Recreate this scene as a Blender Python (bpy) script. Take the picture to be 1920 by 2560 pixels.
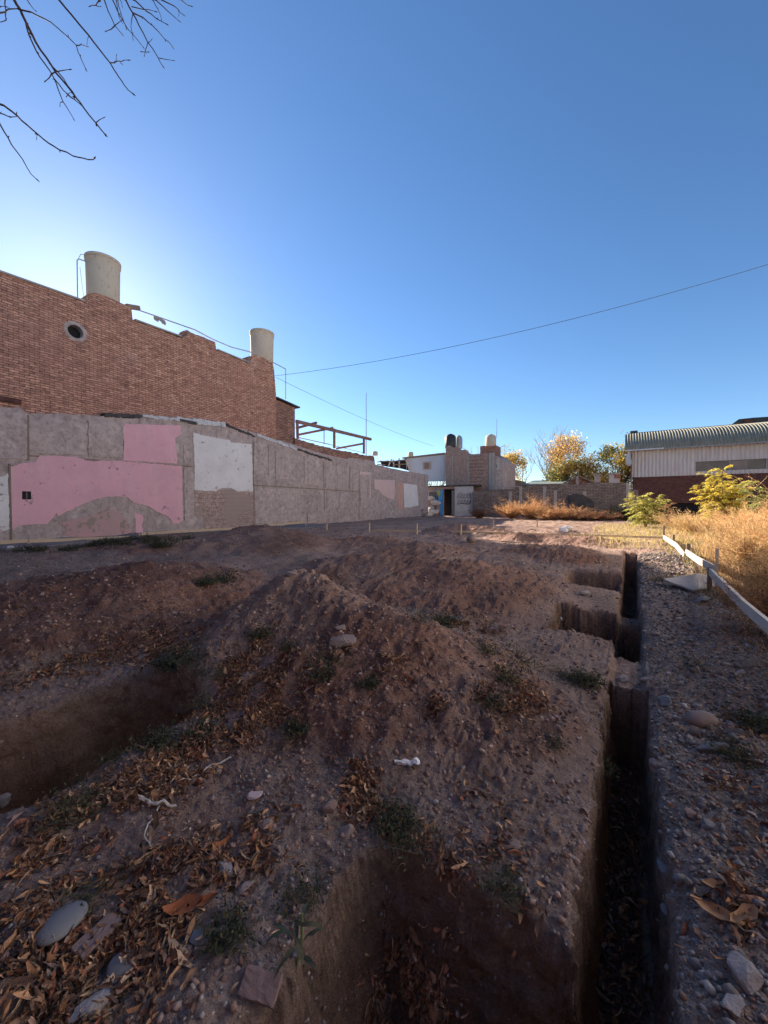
import bpy, bmesh, math, random
import numpy as np
from mathutils import Vector, Matrix
random.seed(7); RNG = np.random.default_rng(7)
R = math.radians
scene = bpy.context.scene
for o in list(bpy.data.objects): bpy.data.objects.remove(o)
COL = scene.collection

# ------------------------------------------------------------------ camera
EYE = 1.65; HEAD = R(32.85); PITCH = R(0.9)
cam_data = bpy.data.cameras.new('camera'); cam = bpy.data.objects.new('camera', cam_data)
COL.objects.link(cam); scene.camera = cam
cam.location = (0, 0, EYE)
cam.rotation_euler = (R(90) - PITCH, 0, HEAD)
cam_data.sensor_fit = 'HORIZONTAL'; cam_data.sensor_width = 36; cam_data.lens = 18.0
cam_data.clip_start = .05; cam_data.clip_end = 3000
# ------------------------------------------------------------------ sky and sun
SUN_EL = R(22.0); SUN_AZ = R(71.5)          # azimuth measured from +y towards -x
sd = Vector((-math.sin(SUN_AZ) * math.cos(SUN_EL), math.cos(SUN_AZ) * math.cos(SUN_EL), math.sin(SUN_EL)))
world = bpy.data.worlds.new('World'); scene.world = world; world.use_nodes = True
wn = world.node_tree.nodes; wl = world.node_tree.links
bgn = wn['Background']
sky = wn.new('ShaderNodeTexSky'); sky.sky_type = 'NISHITA'; sky.sun_disc = False
sky.sun_elevation = SUN_EL; sky.sun_rotation = -SUN_AZ
sky.altitude = 700; sky.air_density = 1.0; sky.dust_density = 0.26; sky.ozone_density = 3.2
hs = wn.new('ShaderNodeHueSaturation'); hs.inputs['Saturation'].default_value = 1.12; hs.inputs['Hue'].default_value = 0.502
wl.new(sky.outputs[0], hs.inputs['Color']); wl.new(hs.outputs[0], bgn.inputs[0]); bgn.inputs[1].default_value = 0.058
sun_l = bpy.data.lights.new('sun', 'SUN'); sun_l.energy = 5.0; sun_l.angle = R(0.5); sun_l.color = (1, .85, .68)
sun_o = bpy.data.objects.new('sun', sun_l); COL.objects.link(sun_o)
sun_o.rotation_euler = sd.to_track_quat('Z', 'Y').to_euler(); sun_o.location = (-30, 10, 30)
scene.view_settings.view_transform = 'Standard'; scene.view_settings.look = 'None'
scene.view_settings.exposure = 1.85; scene.view_settings.gamma = 1

# ------------------------------------------------------------------ viewing helpers (positions given as image pixel coordinates)
CA, SA = math.cos(HEAD), math.sin(HEAD)
def ray(dx, dy):
    """direction of the camera ray through an image pixel (image is 1659 units wide)"""
    X = (dx / .864 - 960) / 960.; U = -(dy / .864 - 1280) / 960.
    Y = math.cos(PITCH) + U * math.sin(PITCH); Z = U * math.cos(PITCH) - math.sin(PITCH)
    return Vector((X * CA - Y * SA, X * SA + Y * CA, Z))
def LX(dx, dy, x=-16.5):
    r = ray(dx, dy); t = x / r.x; return (r.y * t, EYE + r.z * t)
def BY(dx, dy, y=35.):
    r = ray(dx, dy); t = y / r.y; return (r.x * t, EYE + r.z * t)
def atd(dx, dy, dep):
    return Vector((0, 0, EYE)) + ray(dx, dy) * dep

# ------------------------------------------------------------------ noise
_perm = np.random.default_rng(3).permutation(256); _perm = np.concatenate([_perm, _perm, _perm])
_ang = np.random.default_rng(4).random(256) * 2 * np.pi
_gx, _gy = np.cos(_ang), np.sin(_ang)
def pn(x, y):
    x = np.asarray(x, float); y = np.asarray(y, float)
    xi = np.floor(x).astype(np.int64); yi = np.floor(y).astype(np.int64)
    xf = x - xi; yf = y - yi; xi &= 255; yi &= 255
    u = xf * xf * xf * (xf * (xf * 6 - 15) + 10); v = yf * yf * yf * (yf * (yf * 6 - 15) + 10)
    def g(a, b, fx, fy):
        h = _perm[_perm[a] + b]; return _gx[h] * fx + _gy[h] * fy
    a = g(xi, yi, xf, yf); b = g(xi + 1, yi, xf - 1, yf)
    c = g(xi, yi + 1, xf, yf - 1); d = g(xi + 1, yi + 1, xf - 1, yf - 1)
    return ((a * (1 - u) + b * u) * (1 - v) + (c * (1 - u) + d * u) * v) * 1.4
def fbm(x, y, s, oct=3):
    r = 0; a = 1
    for k in range(oct):
        r = r + a * pn(x * s + 17.3 * k, y * s - 9.1 * k); s *= 2.1; a *= .5
    return r
def ss(a, b, x):
    t = np.clip((x - a) / (b - a), 0, 1); return t * t * (3 - 2 * t)

# ------------------------------------------------------------------ terrain
MOUNDS = [  # ax ay bx by ha hb ra rb
    (-3.30, 3.15, -1.75, 3.15, .82, .46, 1.35, 1.25),
    (-1.75, 3.15, -1.15, 3.05, .42, .22, 1.25, .9),
    (-6.3, 2.9, -7.4, 3.2, .66, .35, 2.2, 2.0),
    (-9.9, 7.9, -9.0, 8.1, .55, .45, 2.1, 2.0),
    (-4.6, 6.4, -2.7, 6.7, .40, .50, 1.8, 1.9),
    (-6.5, 16.1, -5.2, 15.9, .34, .25, 1.6, 1.4),
    (-3.2, 13.6, -.9, 13.4, .20, .16, 1.1, 1.0),
    (-1.4, 10.4, -2.0, 11.2, .22, .16, 1.0, 1.2),
    (-6.8, 9.6, -5.0, 9.4, .22, .2, 1.7, 1.5),
    (-12.2, 5.6, -11.2, 5.9, .25, .2, 1.5, 1.5),
]
PITS = [  # x0 x1 y0 y1 bottom wall-width
    (-1.06, -.12, .25, 1.60, -.95, .24),
    (-4.12, -2.86, -1.2, 1.92, -1.25, .30),
    (-.95, -.12, 5.35, 6.5, -.45, .09),
    (-1.15, -.12, 7.75, 9.0, -.1, .16),
    (-.17, .145, -3, 4.25, -.75, .04),
    (-.17, .145, 4.85, 6.6, -.55, .045),
    (-.16, .135, 7.15, 11.9, -.4, .05),
]
def surf(x, y):
    d = np.hypot(x, y)
    z = .5 * ss(3.5, 14, d) + .15 * ss(18, 36, d)
    z = z + .07 * fbm(x, y, .45, 2) * ss(1.5, 6, d)
    gully = fbm(x, y, 1.1, 2)
    fresh = np.zeros_like(z)
    madd = np.zeros_like(z)
    for ax, ay, bx, by, ha, hb, ra, rb in MOUNDS:
        vx, vy = bx - ax, by - ay; L2 = vx * vx + vy * vy
        t = np.clip(((x - ax) * vx + (y - ay) * vy) / L2, 0, 1)
        dd = np.hypot(x - ax - t * vx, y - ay - t * vy)
        H = ha + (hb - ha) * t; RR = (ra + (rb - ra) * t) * (1 + .17 * gully)
        u = dd / RR
        f = 1.07 - np.sqrt(u * u + .006)
        f = np.where(f < .12, np.clip(f + .12, 0, 9) ** 2 / .48, f)
        m = H * np.clip(f, 0, 1)
        th_ = np.arctan2(y - (ay + by) / 2, x - (ax + bx) / 2)
        m = m + .016 * np.clip(f, 0, .5) * pn(th_ * 9 + ax, dd * 1.3) * 2
        madd = np.maximum(madd, m) + .25 * np.minimum(madd, m)
        fresh = np.maximum(fresh, ss(0.02, .25, f))
    z = z + madd
    near = 1 - ss(4, 14, d)
    rough = .25 + .75 * np.clip(.5 + 1.2 * pn(x * .9 + 5, y * .9), 0, 1)
    flat = 1 - .6 * ss(-1.3, -.9, x) * ss(.2, .0, x)
    z = z + .045 * fbm(x, y, 2.3, 2) * flat
    z = z + .05 * fresh * (np.abs(pn(x * 3.6 + 11, y * 3.6)) - .25) + .03 * fresh * (.3 - np.abs(pn(x * 5.2, y * 5.2 + 20)))
    z = z + (.042 * rough) * np.abs(pn(x * 7, y * 7)) * (.8 + 1.0 * fresh)
    z = z + (.020 * rough + .006) * np.abs(pn(x * 19 + 3, y * 19)) * (.5 + near)
    z = z + .009 * pn(x * 43, y * 43) * near
    # right-hand gravel berm
    b = ss(.1, .35, x) * ss(1.6, .9, x)
    z = z + b * (.03 + .03 * np.abs(pn(x * 9 + 40, y * 9))) * ss(14, 10, y)
    return z, fresh
def terrain(x, y, want=False):
    x = np.asarray(x, float); y = np.asarray(y, float)
    z, fresh = surf(x, y)
    wx = .050 * fbm(x + 30, y, 1.6, 2) + .012 * pn(x * 7, y * 7) + .003 * pn(x * 26, y * 26)
    wy = .05 * fbm(x, y + 50, 1.6, 2) + .012 * pn(x * 7 + 70, y * 7) + .003 * pn(x * 26 + 9, y * 26)
    pit = np.zeros_like(z); zz = z.copy()
    for x0, x1, y0, y1, zb, w in PITS:
        k = .5 if x1 - x0 < .4 else 1.5
        px, py = x + wx * k, y + wy * (1.6 if x1 - x0 < .4 else 1)
        cx, cy = (x0 + x1) / 2, (y0 + y1) / 2
        rr = .02 if x1 - x0 < .4 else (.42 if x0 < -2 else .16)
        qx = np.abs(px - cx) - (x1 - x0) / 2 + rr; qy = np.abs(py - cy) - (y1 - y0) / 2 + rr
        sdf = np.hypot(np.maximum(qx, 0), np.maximum(qy, 0)) + np.minimum(np.maximum(qx, qy), 0) - rr
        lip = -.035 * np.exp(-np.clip(sdf, 0, 9) / .05) * (sdf < .4)
        t = np.clip(-sdf / w, 0, 1); t = t ** (1.35 if w > .25 else .8)
        bot = zb + .06 * fbm(x, y, 3., 2) + .015 * pn(x * 14, y * 14)
        if x0 == -1.06:
            bot = bot + .42 * np.exp(-(((x + .76) / .28) ** 2 + ((y - 1.36) / .25) ** 2))
        if x0 == -4.08:
            bot = bot + .35 * ss(1.2, 1.9, y)
        cand = z + lip + (bot - z) * t
        zz = np.minimum(zz, cand); pit = np.maximum(pit, np.clip(-sdf / w + .3, 0, 1))
    # earth bridges across the trench sit a bit low
    brd = ss(4.15, 4.3, y) * ss(4.95, 4.8, y) + ss(6.5, 6.65, y) * ss(7.25, 7.1, y) * 3.2
    inx = ss(-.19, -.12, x) * ss(.14, .08, x)
    zz = zz - .075 * brd * inx
    if want: return zz, fresh, pit
    return zz
def th(x, y): return float(terrain(np.array([x]), np.array([y]))[0])
def G(dx, dy):
    """ground point seen at an image pixel"""
    r = ray(dx, dy); t = np.concatenate([np.arange(.8, 8, .01), np.arange(8, 60, .05)])
    X = r.x * t; Y = r.y * t; Z = EYE + r.z * t
    H = terrain(X, Y); k = np.argmax(Z < H)
    if k == 0: k = len(t) - 1
    return Vector((float(X[k]), float(Y[k]), float(H[k])))

# ------------------------------------------------------------------ mesh helpers
def fast_mesh(name, V, F, smooth=False, cols=None):
    V = np.asarray(V, np.float32).reshape(-1, 3); F = np.asarray(F, np.int32)
    me = bpy.data.meshes.new(name); n = F.shape[1]
    me.vertices.add(len(V)); me.vertices.foreach_set('co', V.ravel())
    me.loops.add(F.size); me.loops.foreach_set('vertex_index', F.ravel())
    me.polygons.add(len(F)); me.polygons.foreach_set('loop_start', np.arange(0, F.size, n, dtype=np.int32))
    me.polygons.foreach_set('loop_total', np.full(len(F), n, np.int32))
    if smooth: me.polygons.foreach_set('use_smooth', np.ones(len(F), bool))
    me.update(calc_edges=True)
    if cols is not None:
        a = me.color_attributes.new('col', 'FLOAT_COLOR', 'POINT')
        c = np.ones((len(V), 4), np.float32); c[:, :3] = cols
        a.data.foreach_set('color', c.ravel())
    return me
def tag(o, label=None, cat=None, group=None, kind=None):
    if label: o['label'] = label
    if cat: o['category'] = cat
    if group: o['group'] = group
    if kind: o['kind'] = kind
    return o
def link(name, me, mat=None, parent=None):
    o = bpy.data.objects.new(name, me); COL.objects.link(o)
    if mat is not None and not me.materials: me.materials.append(mat)
    if parent is not None: o.parent = parent
    return o
def empty(name, loc, label=None, cat=None, group=None, kind=None):
    o = bpy.data.objects.new(name, None); COL.objects.link(o); o.location = loc; o.empty_display_size = .2
    return tag(o, label, cat, group, kind)
class MB:
    def __init__(s): s.v = []; s.f = []
    def add(s, vs, fs):
        n = len(s.v); s.v += [tuple(v) for v in vs]; s.f += [tuple(i + n for i in f) for f in fs]; return s
    def box(s, x0, x1, y0, y1, z0, z1):
        if x0 > x1: x0, x1 = x1, x0
        if y0 > y1: y0, y1 = y1, y0
        if z0 > z1: z0, z1 = z1, z0
        vs = [(x, y, z) for z in (z0, z1) for y in (y0, y1) for x in (x0, x1)]
        return s.add(vs, [(0, 2, 3, 1), (4, 5, 7, 6), (0, 1, 5, 4), (2, 6, 7, 3), (0, 4, 6, 2), (1, 3, 7, 5)])
    def bar(s, a, b, w, h=None, up=(0, 0, 1)):
        a = Vector(a); b = Vector(b); h = h or w; d = (b - a).normalized(); u = Vector(up)
        if abs(d.dot(u)) > .95: u = Vector((1, 0, 0))
        sx = d.cross(u).normalized() * w / 2; sz = sx.cross(d).normalized() * h / 2
        vs = [p + i * sx + j * sz for p in (a, b) for i, j in ((-1, -1), (1, -1), (1, 1), (-1, 1))]
        return s.add(vs, [(3, 2, 1, 0), (4, 5, 6, 7), (0, 1, 5, 4), (1, 2, 6, 5), (2, 3, 7, 6), (3, 0, 4, 7)])
    def tube(s, pts, rad, n=6):
        pts = [Vector(p) for p in pts]; m = len(pts)
        rad = [rad] * m if isinstance(rad, (int, float)) else rad
        vs = []; fs = []
        d0 = (pts[1] - pts[0]).normalized(); u = d0.orthogonal().normalized()
        for i, p in enumerate(pts):
            d = (pts[min(i + 1, m - 1)] - pts[max(i - 1, 0)]).normalized()
            u = (u - d * u.dot(d)).normalized(); w = d.cross(u)
            for k in range(n):
                a = 2 * math.pi * k / n; vs.append(p + (u * math.cos(a) + w * math.sin(a)) * rad[i])
        for i in range(m - 1):
            for k in range(n):
                k2 = (k + 1) % n; fs.append((i * n + k, i * n + k2, (i + 1) * n + k2, (i + 1) * n + k))
        fs.append(tuple(range(n))[::-1]); fs.append(tuple((m - 1) * n + k for k in range(n)))
        return s.add(vs, fs)
    def lathe(s, c, prof, n=32):
        vs = []; fs = []; m = len(prof)
        for r, z in prof:
            for k in range(n):
                a = 2 * math.pi * k / n; vs.append((c[0] + r * math.cos(a), c[1] + r * math.sin(a), c[2] + z))
        for i in range(m - 1):
            for k in range(n):
                k2 = (k + 1) % n; fs.append((i * n + k, i * n + k2, (i + 1) * n + k2, (i + 1) * n + k))
        fs.append(tuple(range(n))[::-1]); fs.append(tuple((m - 1) * n + k for k in range(n)))
        return s.add(vs, fs)
    def prism_x(s, poly, x0, x1):      # poly of (y, z) extruded along x
        n = len(poly); vs = [(x0, y, z) for y, z in poly] + [(x1, y, z) for y, z in poly]
        return s.add(vs, [tuple(range(n)), tuple(range(2 * n - 1, n - 1, -1))] + [(i, i + n, (i + 1) % n + n, (i + 1) % n) for i in range(n)])
    def prism_y(s, poly, y0, y1):      # poly of (x, z) extruded along y
        n = len(poly); vs = [(x, y0, z) for x, z in poly] + [(x, y1, z) for x, z in poly]
        return s.add(vs, [tuple(range(n)), tuple(range(2 * n - 1, n - 1, -1))] + [(i, i + n, (i + 1) % n + n, (i + 1) % n) for i in range(n)])
    def build(s, name, mat, parent=None, smooth=False, bevel=0):
        me = bpy.data.meshes.new(name)
        off = Vector(parent_loc(parent)) if parent is not None else Vector((0, 0, 0))
        me.from_pydata([(v[0] - off.x, v[1] - off.y, v[2] - off.z) for v in s.v], [], s.f)
        bm = bmesh.new(); bm.from_mesh(me); bmesh.ops.recalc_face_normals(bm, faces=bm.faces)
        if bevel: bmesh.ops.bevel(bm, geom=list(bm.edges), offset=bevel, segments=2, affect='EDGES', clamp_overlap=True)
        bm.to_mesh(me); bm.free()
        if smooth:
            for p in me.polygons: p.use_smooth = True
        return link(name, me, mat, parent)
def parent_loc(p):
    v = Vector(p.location)
    while p.parent is not None: p = p.parent; v += Vector(p.location)
    return v
def ragged(poly, amp=.03, step=.12, seed=0):
    rd = random.Random(seed); out = []
    n = len(poly)
    for i in range(n):
        a = poly[i]; b = poly[(i + 1) % n]; L = math.hypot(b[0] - a[0], b[1] - a[1]); k = max(1, int(L / step))
        for j in range(k):
            t = j / k; out.append((a[0] + (b[0] - a[0]) * t + rd.uniform(-amp, amp), a[1] + (b[1] - a[1]) * t + rd.uniform(-amp, amp)))
    return out

# ------------------------------------------------------------------ materials
def newmat(name):
    m = bpy.data.materials.new(name); m.use_nodes = True; nt = m.node_tree
    return m, nt, nt.nodes['Principled BSDF']
def N(nt, t, **kw):
    n = nt.nodes.new(t)
    for k, v in kw.items():
        if hasattr(n, k): setattr(n, k, v)
        else: n.inputs[k].default_value = v
    return n
def ramp(nt, src, stops):
    r = nt.nodes.new('ShaderNodeValToRGB'); e = r.color_ramp.elements
    while len(e) < len(stops): e.new(.5)
    for i, (p, c) in enumerate(stops):
        e[i].position = p; e[i].color = (c, c, c, 1) if isinstance(c, (int, float)) else (*c, 1)
    nt.links.new(src, r.inputs[0]); return r.outputs[0]
def mixc(nt, fac, a, b, mode='MIX'):
    m = nt.nodes.new('ShaderNodeMix'); m.data_type = 'RGBA'; m.blend_type = mode
    for i, s in ((0, fac), (6, a), (7, b)):
        if hasattr(s, 'is_linked'): nt.links.new(s, m.inputs[i])
        elif isinstance(s, tuple): m.inputs[i].default_value = (*s, 1)
        else: m.inputs[i].default_value = s
    return m.outputs[2]
def noise(nt, vec, scale, detail=4, rough=.6, dist=0):
    n = nt.nodes.new('ShaderNodeTexNoise'); n.inputs['Scale'].default_value = scale; n.inputs['Detail'].default_value = detail
    n.inputs['Roughness'].default_value = rough; n.inputs['Distortion'].default_value = dist
    if vec is not None: nt.links.new(vec, n.inputs['Vector'])
    return n.outputs[0]
def vscale(nt, vec, s):
    m = nt.nodes.new('ShaderNodeMapping'); m.inputs['Scale'].default_value = s; nt.links.new(vec, m.inputs[0]); return m.outputs[0]
def bump(nt, bsdf, h, strength=.5, dist=.02, prev=None):
    b = nt.nodes.new('ShaderNodeBump'); b.inputs['Strength'].default_value = strength; b.inputs['Distance'].default_value = dist
    nt.links.new(h, b.inputs['Height'])
    if prev is not None: nt.links.new(prev, b.inputs['Normal'])
    if bsdf is not None: nt.links.new(b.outputs[0], bsdf.inputs['Normal'])
    return b.outputs[0]
def pos(nt): return nt.nodes.new('ShaderNodeNewGeometry').outputs['Position']
def obc(nt): return nt.nodes.new('ShaderNodeTexCoord').outputs['Object']
def mat_noise(name, c1, c2, scale=3, rough=.9, b=.4, bs=30, bd=.01, c3=None, space='pos', stretch=(1, 1, 1), spec=.3, metal=0):
    m, nt, bs_ = newmat(name); v = pos(nt) if space == 'pos' else obc(nt); v = vscale(nt, v, stretch)
    c = mixc(nt, ramp(nt, noise(nt, v, scale, 6, .65), [(.3, 0.), (.7, 1.)]), c1, c2)
    if c3: c = mixc(nt, ramp(nt, noise(nt, v, scale * 4.3, 5, .7), [(.55, 0.), (.75, 1.)]), c, c3)
    nt.links.new(c, bs_.inputs['Base Color']); bs_.inputs['Roughness'].default_value = rough
    bs_.inputs['Specular IOR Level'].default_value = spec; bs_.inputs['Metallic'].default_value = metal
    bump(nt, bs_, noise(nt, v, bs, 5, .7), b, bd)
    return m
def mat_attr(name, rough=.85, b=0., trans=0., mulscale=60, spec=.2):
    m, nt, bs_ = newmat(name); a = nt.nodes.new('ShaderNodeAttribute'); a.attribute_name = 'col'
    nz = ramp(nt, noise(nt, obc(nt), mulscale, 3), [(.25, .72), (.75, 1.15)])
    c = mixc(nt, 1., a.outputs['Color'], nz, 'MULTIPLY')
    nt.links.new(c, bs_.inputs['Base Color']); bs_.inputs['Roughness'].default_value = rough
    bs_.inputs['Specular IOR Level'].default_value = spec
    if b: bump(nt, bs_, noise(nt, obc(nt), mulscale * 2, 3), b, .004)
    if trans:
        tr = nt.nodes.new('ShaderNodeBsdfTranslucent'); nt.links.new(c, tr.inputs[0])
        mx = nt.nodes.new('ShaderNodeMixShader'); mx.inputs[0].default_value = trans
        nt.links.new(bs_.outputs[0], mx.inputs[1]); nt.links.new(tr.outputs[0], mx.inputs[2])
        nt.links.new(mx.outputs[0], nt.nodes['Material Output'].inputs[0])
    return m
def brick_uv(nt):
    g = nt.nodes.new('ShaderNodeNewGeometry'); s = nt.nodes.new('ShaderNodeSeparateXYZ'); nt.links.new(g.outputs['Position'], s.inputs[0])
    sn = nt.nodes.new('ShaderNodeSeparateXYZ'); nt.links.new(g.outputs['True Normal'], sn.inputs[0])
    ab = N(nt, 'ShaderNodeMath', operation='ABSOLUTE'); nt.links.new(sn.outputs[0], ab.inputs[0])
    gt = N(nt, 'ShaderNodeMath', operation='GREATER_THAN'); nt.links.new(ab.outputs[0], gt.inputs[0]); gt.inputs[1].default_value = .6
    mx = nt.nodes.new('ShaderNodeMix'); nt.links.new(gt.outputs[0], mx.inputs[0]); nt.links.new(s.outputs[0], mx.inputs[2]); nt.links.new(s.outputs[1], mx.inputs[3])
    c = nt.nodes.new('ShaderNodeCombineXYZ'); nt.links.new(mx.outputs[0], c.inputs[0]); nt.links.new(s.outputs[2], c.inputs[1])
    return c.outputs[0], g.outputs['Position']
def mat_brick(name, c1, c2, mortar, w=.26, h=.085, ms=.012, grime=(.1, .07, .06), gf=.5, bst=.8, wob=.012, patch=None):
    m, nt, bs_ = newmat(name); uv, P = brick_uv(nt)
    # uneven courses
    nz = nt.nodes.new('ShaderNodeTexNoise'); nz.inputs['Scale'].default_value = 2.2; nz.inputs['Detail'].default_value = 4; nt.links.new(P, nz.inputs['Vector'])
    sub = N(nt, 'ShaderNodeVectorMath', operation='SUBTRACT'); nt.links.new(nz.outputs[1], sub.inputs[0]); sub.inputs[1].default_value = (.5, .5, .5)
    sc = N(nt, 'ShaderNodeVectorMath', operation='SCALE'); nt.links.new(sub.outputs[0], sc.inputs[0]); sc.inputs['Scale'].default_value = wob * 6
    ad = N(nt, 'ShaderNodeVectorMath', operation='ADD'); nt.links.new(uv, ad.inputs[0]); nt.links.new(sc.outputs[0], ad.inputs[1])
    bt = nt.nodes.new('ShaderNodeTexBrick'); nt.links.new(ad.outputs[0], bt.inputs[0])
    bt.inputs['Scale'].default_value = 1; bt.inputs['Brick Width'].default_value = w; bt.inputs['Row Height'].default_value = h
    bt.inputs['Mortar Size'].default_value = ms; bt.inputs['Mortar Smooth'].default_value = .3; bt.inputs['Bias'].default_value = 0
    bt.inputs['Color1'].default_value = (*c1, 1); bt.inputs['Color2'].default_value = (*c2, 1); bt.inputs['Mortar'].default_value = (*mortar, 1)
    v2 = mixc(nt, 1., bt.outputs[0], ramp(nt, noise(nt, vscale(nt, ad.outputs[0], (5, 13, 5)), 1.1, 3, .7), [(.25, .5), (.75, 1.45)]), 'MULTIPLY')
    v2 = mixc(nt, 1., v2, ramp(nt, noise(nt, P, 3.3, 5, .8), [(.3, .7), (.7, 1.25)]), 'MULTIPLY')
    gr = ramp(nt, noise(nt, P, .35, 8, .68), [(.45, 0.), (.75, gf)])
    c = mixc(nt, gr, v2, grime)
    dk = ramp(nt, noise(nt, P, 6, 4, .75), [(.6, 0.), (.72, .75)])
    c = mixc(nt, dk, c, (.05, .03, .025))
    if patch:
        c = mixc(nt, ramp(nt, noise(nt, P, .8, 5, .6, .4), [(.5, 0.), (.56, 1.)]), c, patch)
    if name == 'red_brick':
        c = mixc(nt, ramp(nt, noise(nt, P, .55, 6, .7, .3), [(.60, 0.), (.75, .45)]), c, (.52, .40, .33))
    nt.links.new(c, bs_.inputs['Base Color']); bs_.inputs['Roughness'].default_value = .95; bs_.inputs['Specular IOR Level'].default_value = .2
    inv = N(nt, 'ShaderNodeMath', operation='SUBTRACT'); inv.inputs[0].default_value = 1; nt.links.new(bt.outputs[1], inv.inputs[1])
    b1 = bump(nt, None, inv.outputs[0], bst, .02)
    bump(nt, bs_, noise(nt, P, 25, 4, .7), .6, .02, b1)
    return m
def mat_corr(name, c1, c2, pitch=.18, axis='x', stain=(.2, .15, .1), sf=.5, rough=.6, metal=.0):
    m, nt, bs_ = newmat(name); P = pos(nt)
    c = mixc(nt, ramp(nt, noise(nt, vscale(nt, P, (3, 3, .4)), 1.2, 6, .7), [(.3, 0.), (.7, 1.)]), c1, c2)
    c = mixc(nt, ramp(nt, noise(nt, vscale(nt, P, (1.5, 1.5, .5)), .9, 8, .72), [(.5, 0.), (.8, sf)]), c, stain)
    nt.links.new(c, bs_.inputs['Base Color']); bs_.inputs['Roughness'].default_value = rough; bs_.inputs['Metallic'].default_value = metal
    bump(nt, bs_, noise(nt, P, 14, 3), .15, .01)
    return m
M = {}
def mat_soil():
    m, nt, bs_ = newmat('soil'); P = pos(nt)
    at = nt.nodes.new('ShaderNodeAttribute'); at.attribute_name = 'zone'
    sp = nt.nodes.new('ShaderNodeSeparateColor'); nt.links.new(at.outputs['Color'], sp.inputs[0])
    n1 = ramp(nt, noise(nt, P, 1.7, 8, .65), [(.3, 0.), (.7, 1.)])
    n2 = ramp(nt, noise(nt, P, 16, 6, .7), [(.3, 0.), (.72, 1.)])
    n3 = ramp(nt, noise(nt, P, 90, 4, .7), [(.35, 0.), (.7, 1.)])
    grey = mixc(nt, n2, (.22, .158, .132), (.385, .30, .258))
    red = mixc(nt, n1, (.26, .142, .108), (.36, .222, .175))
    red = mixc(nt, n2, red, (.155, .082, .060))
    c = mixc(nt, ramp(nt, sp.outputs[0], [(.15, 0.), (.85, 1.)]), grey, red)
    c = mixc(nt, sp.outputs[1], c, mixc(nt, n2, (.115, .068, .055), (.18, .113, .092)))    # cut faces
    c = mixc(nt, sp.outputs[2], c, mixc(nt, n2, (.21, .178, .163), (.35, .30, .275)))    # gravel berm
    c = mixc(nt, at.outputs['Alpha'], c, mixc(nt, n2, (.29, .195, .155), (.42, .305, .25)))  # pale dry soil, with sunlight on crest and far ground tinted in
    c = mixc(nt, .5, c, mixc(nt, n3, (.35, .3, .3), (1.1, 1.05, 1.0)), 'MULTIPLY')
    c = mixc(nt, .55, c, mixc(nt, ramp(nt, noise(nt, P, .8, 7, .72), [(.36, 0.), (.64, 1.)]), (.55, .52, .52), (1.5, 1.5, 1.48)), 'MULTIPLY')
    nt.links.new(c, bs_.inputs['Base Color']); bs_.inputs['Roughness'].default_value = 1; bs_.inputs['Specular IOR Level'].default_value = .15
    vo = nt.nodes.new('ShaderNodeTexVoronoi'); vo.inputs['Scale'].default_value = 38; nt.links.new(P, vo.inputs['Vector'])
    ly = noise(nt, vscale(nt, P, (1, 1, 3.2)), 7, 6, .7); ml = N(nt, 'ShaderNodeMath', operation='MULTIPLY'); nt.links.new(ly, ml.inputs[0]); nt.links.new(sp.outputs[1], ml.inputs[1])
    bz = bump(nt, None, ml.outputs[0], 1., .16)
    b0 = bump(nt, None, noise(nt, P, 9, 5, .7), 1., .06, bz)
    b1 = bump(nt, None, vo.outputs[0], .6, -.010, b0)
    b2 = bump(nt, None, noise(nt, P, 42, 5, .75), 1., .022, b1)
    bump(nt, bs_, noise(nt, P, 170, 3, .7), .8, .005, b2)
    return m
M['soil'] = mat_soil()
M['brick'] = mat_brick('red_brick', (.60, .335, .235), (.38, .19, .135), (.18, .095, .07), w=.26, h=.080, ms=.012, grime=(.34, .17, .13), gf=.45, wob=.010)
M['brick_dark'] = mat_brick('dark_brick', (.46, .25, .185), (.28, .14, .105), (.14, .09, .07), h=.095, ms=.016, grime=(.14, .09, .07), gf=.7)
M['brick_pale'] = mat_brick('pale_brick', (.40, .27, .22), (.32, .21, .17), (.36, .29, .25), w=.3, h=.09, grime=(.25, .2, .18), gf=.7)
M['brick_band'] = mat_brick('oxblood_brick', (.15, .072, .058), (.10, .048, .04), (.14, .06, .05), w=.3, h=.1, grime=(.1, .04, .035), gf=.5)
M['block'] = mat_brick('grey_block', (.34, .275, .245), (.19, .15, .13), (.13, .105, .09), w=.40, h=.12, ms=.03, grime=(.11, .09, .08), gf=.8)
M['tile_wall'] = mat_brick('tile_residue', (.42, .31, .27), (.36, .26, .23), (.27, .20, .175), w=.2, h=.2, ms=.012, grime=(.30, .23, .2), gf=.9, patch=(.33, .26, .225))
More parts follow.
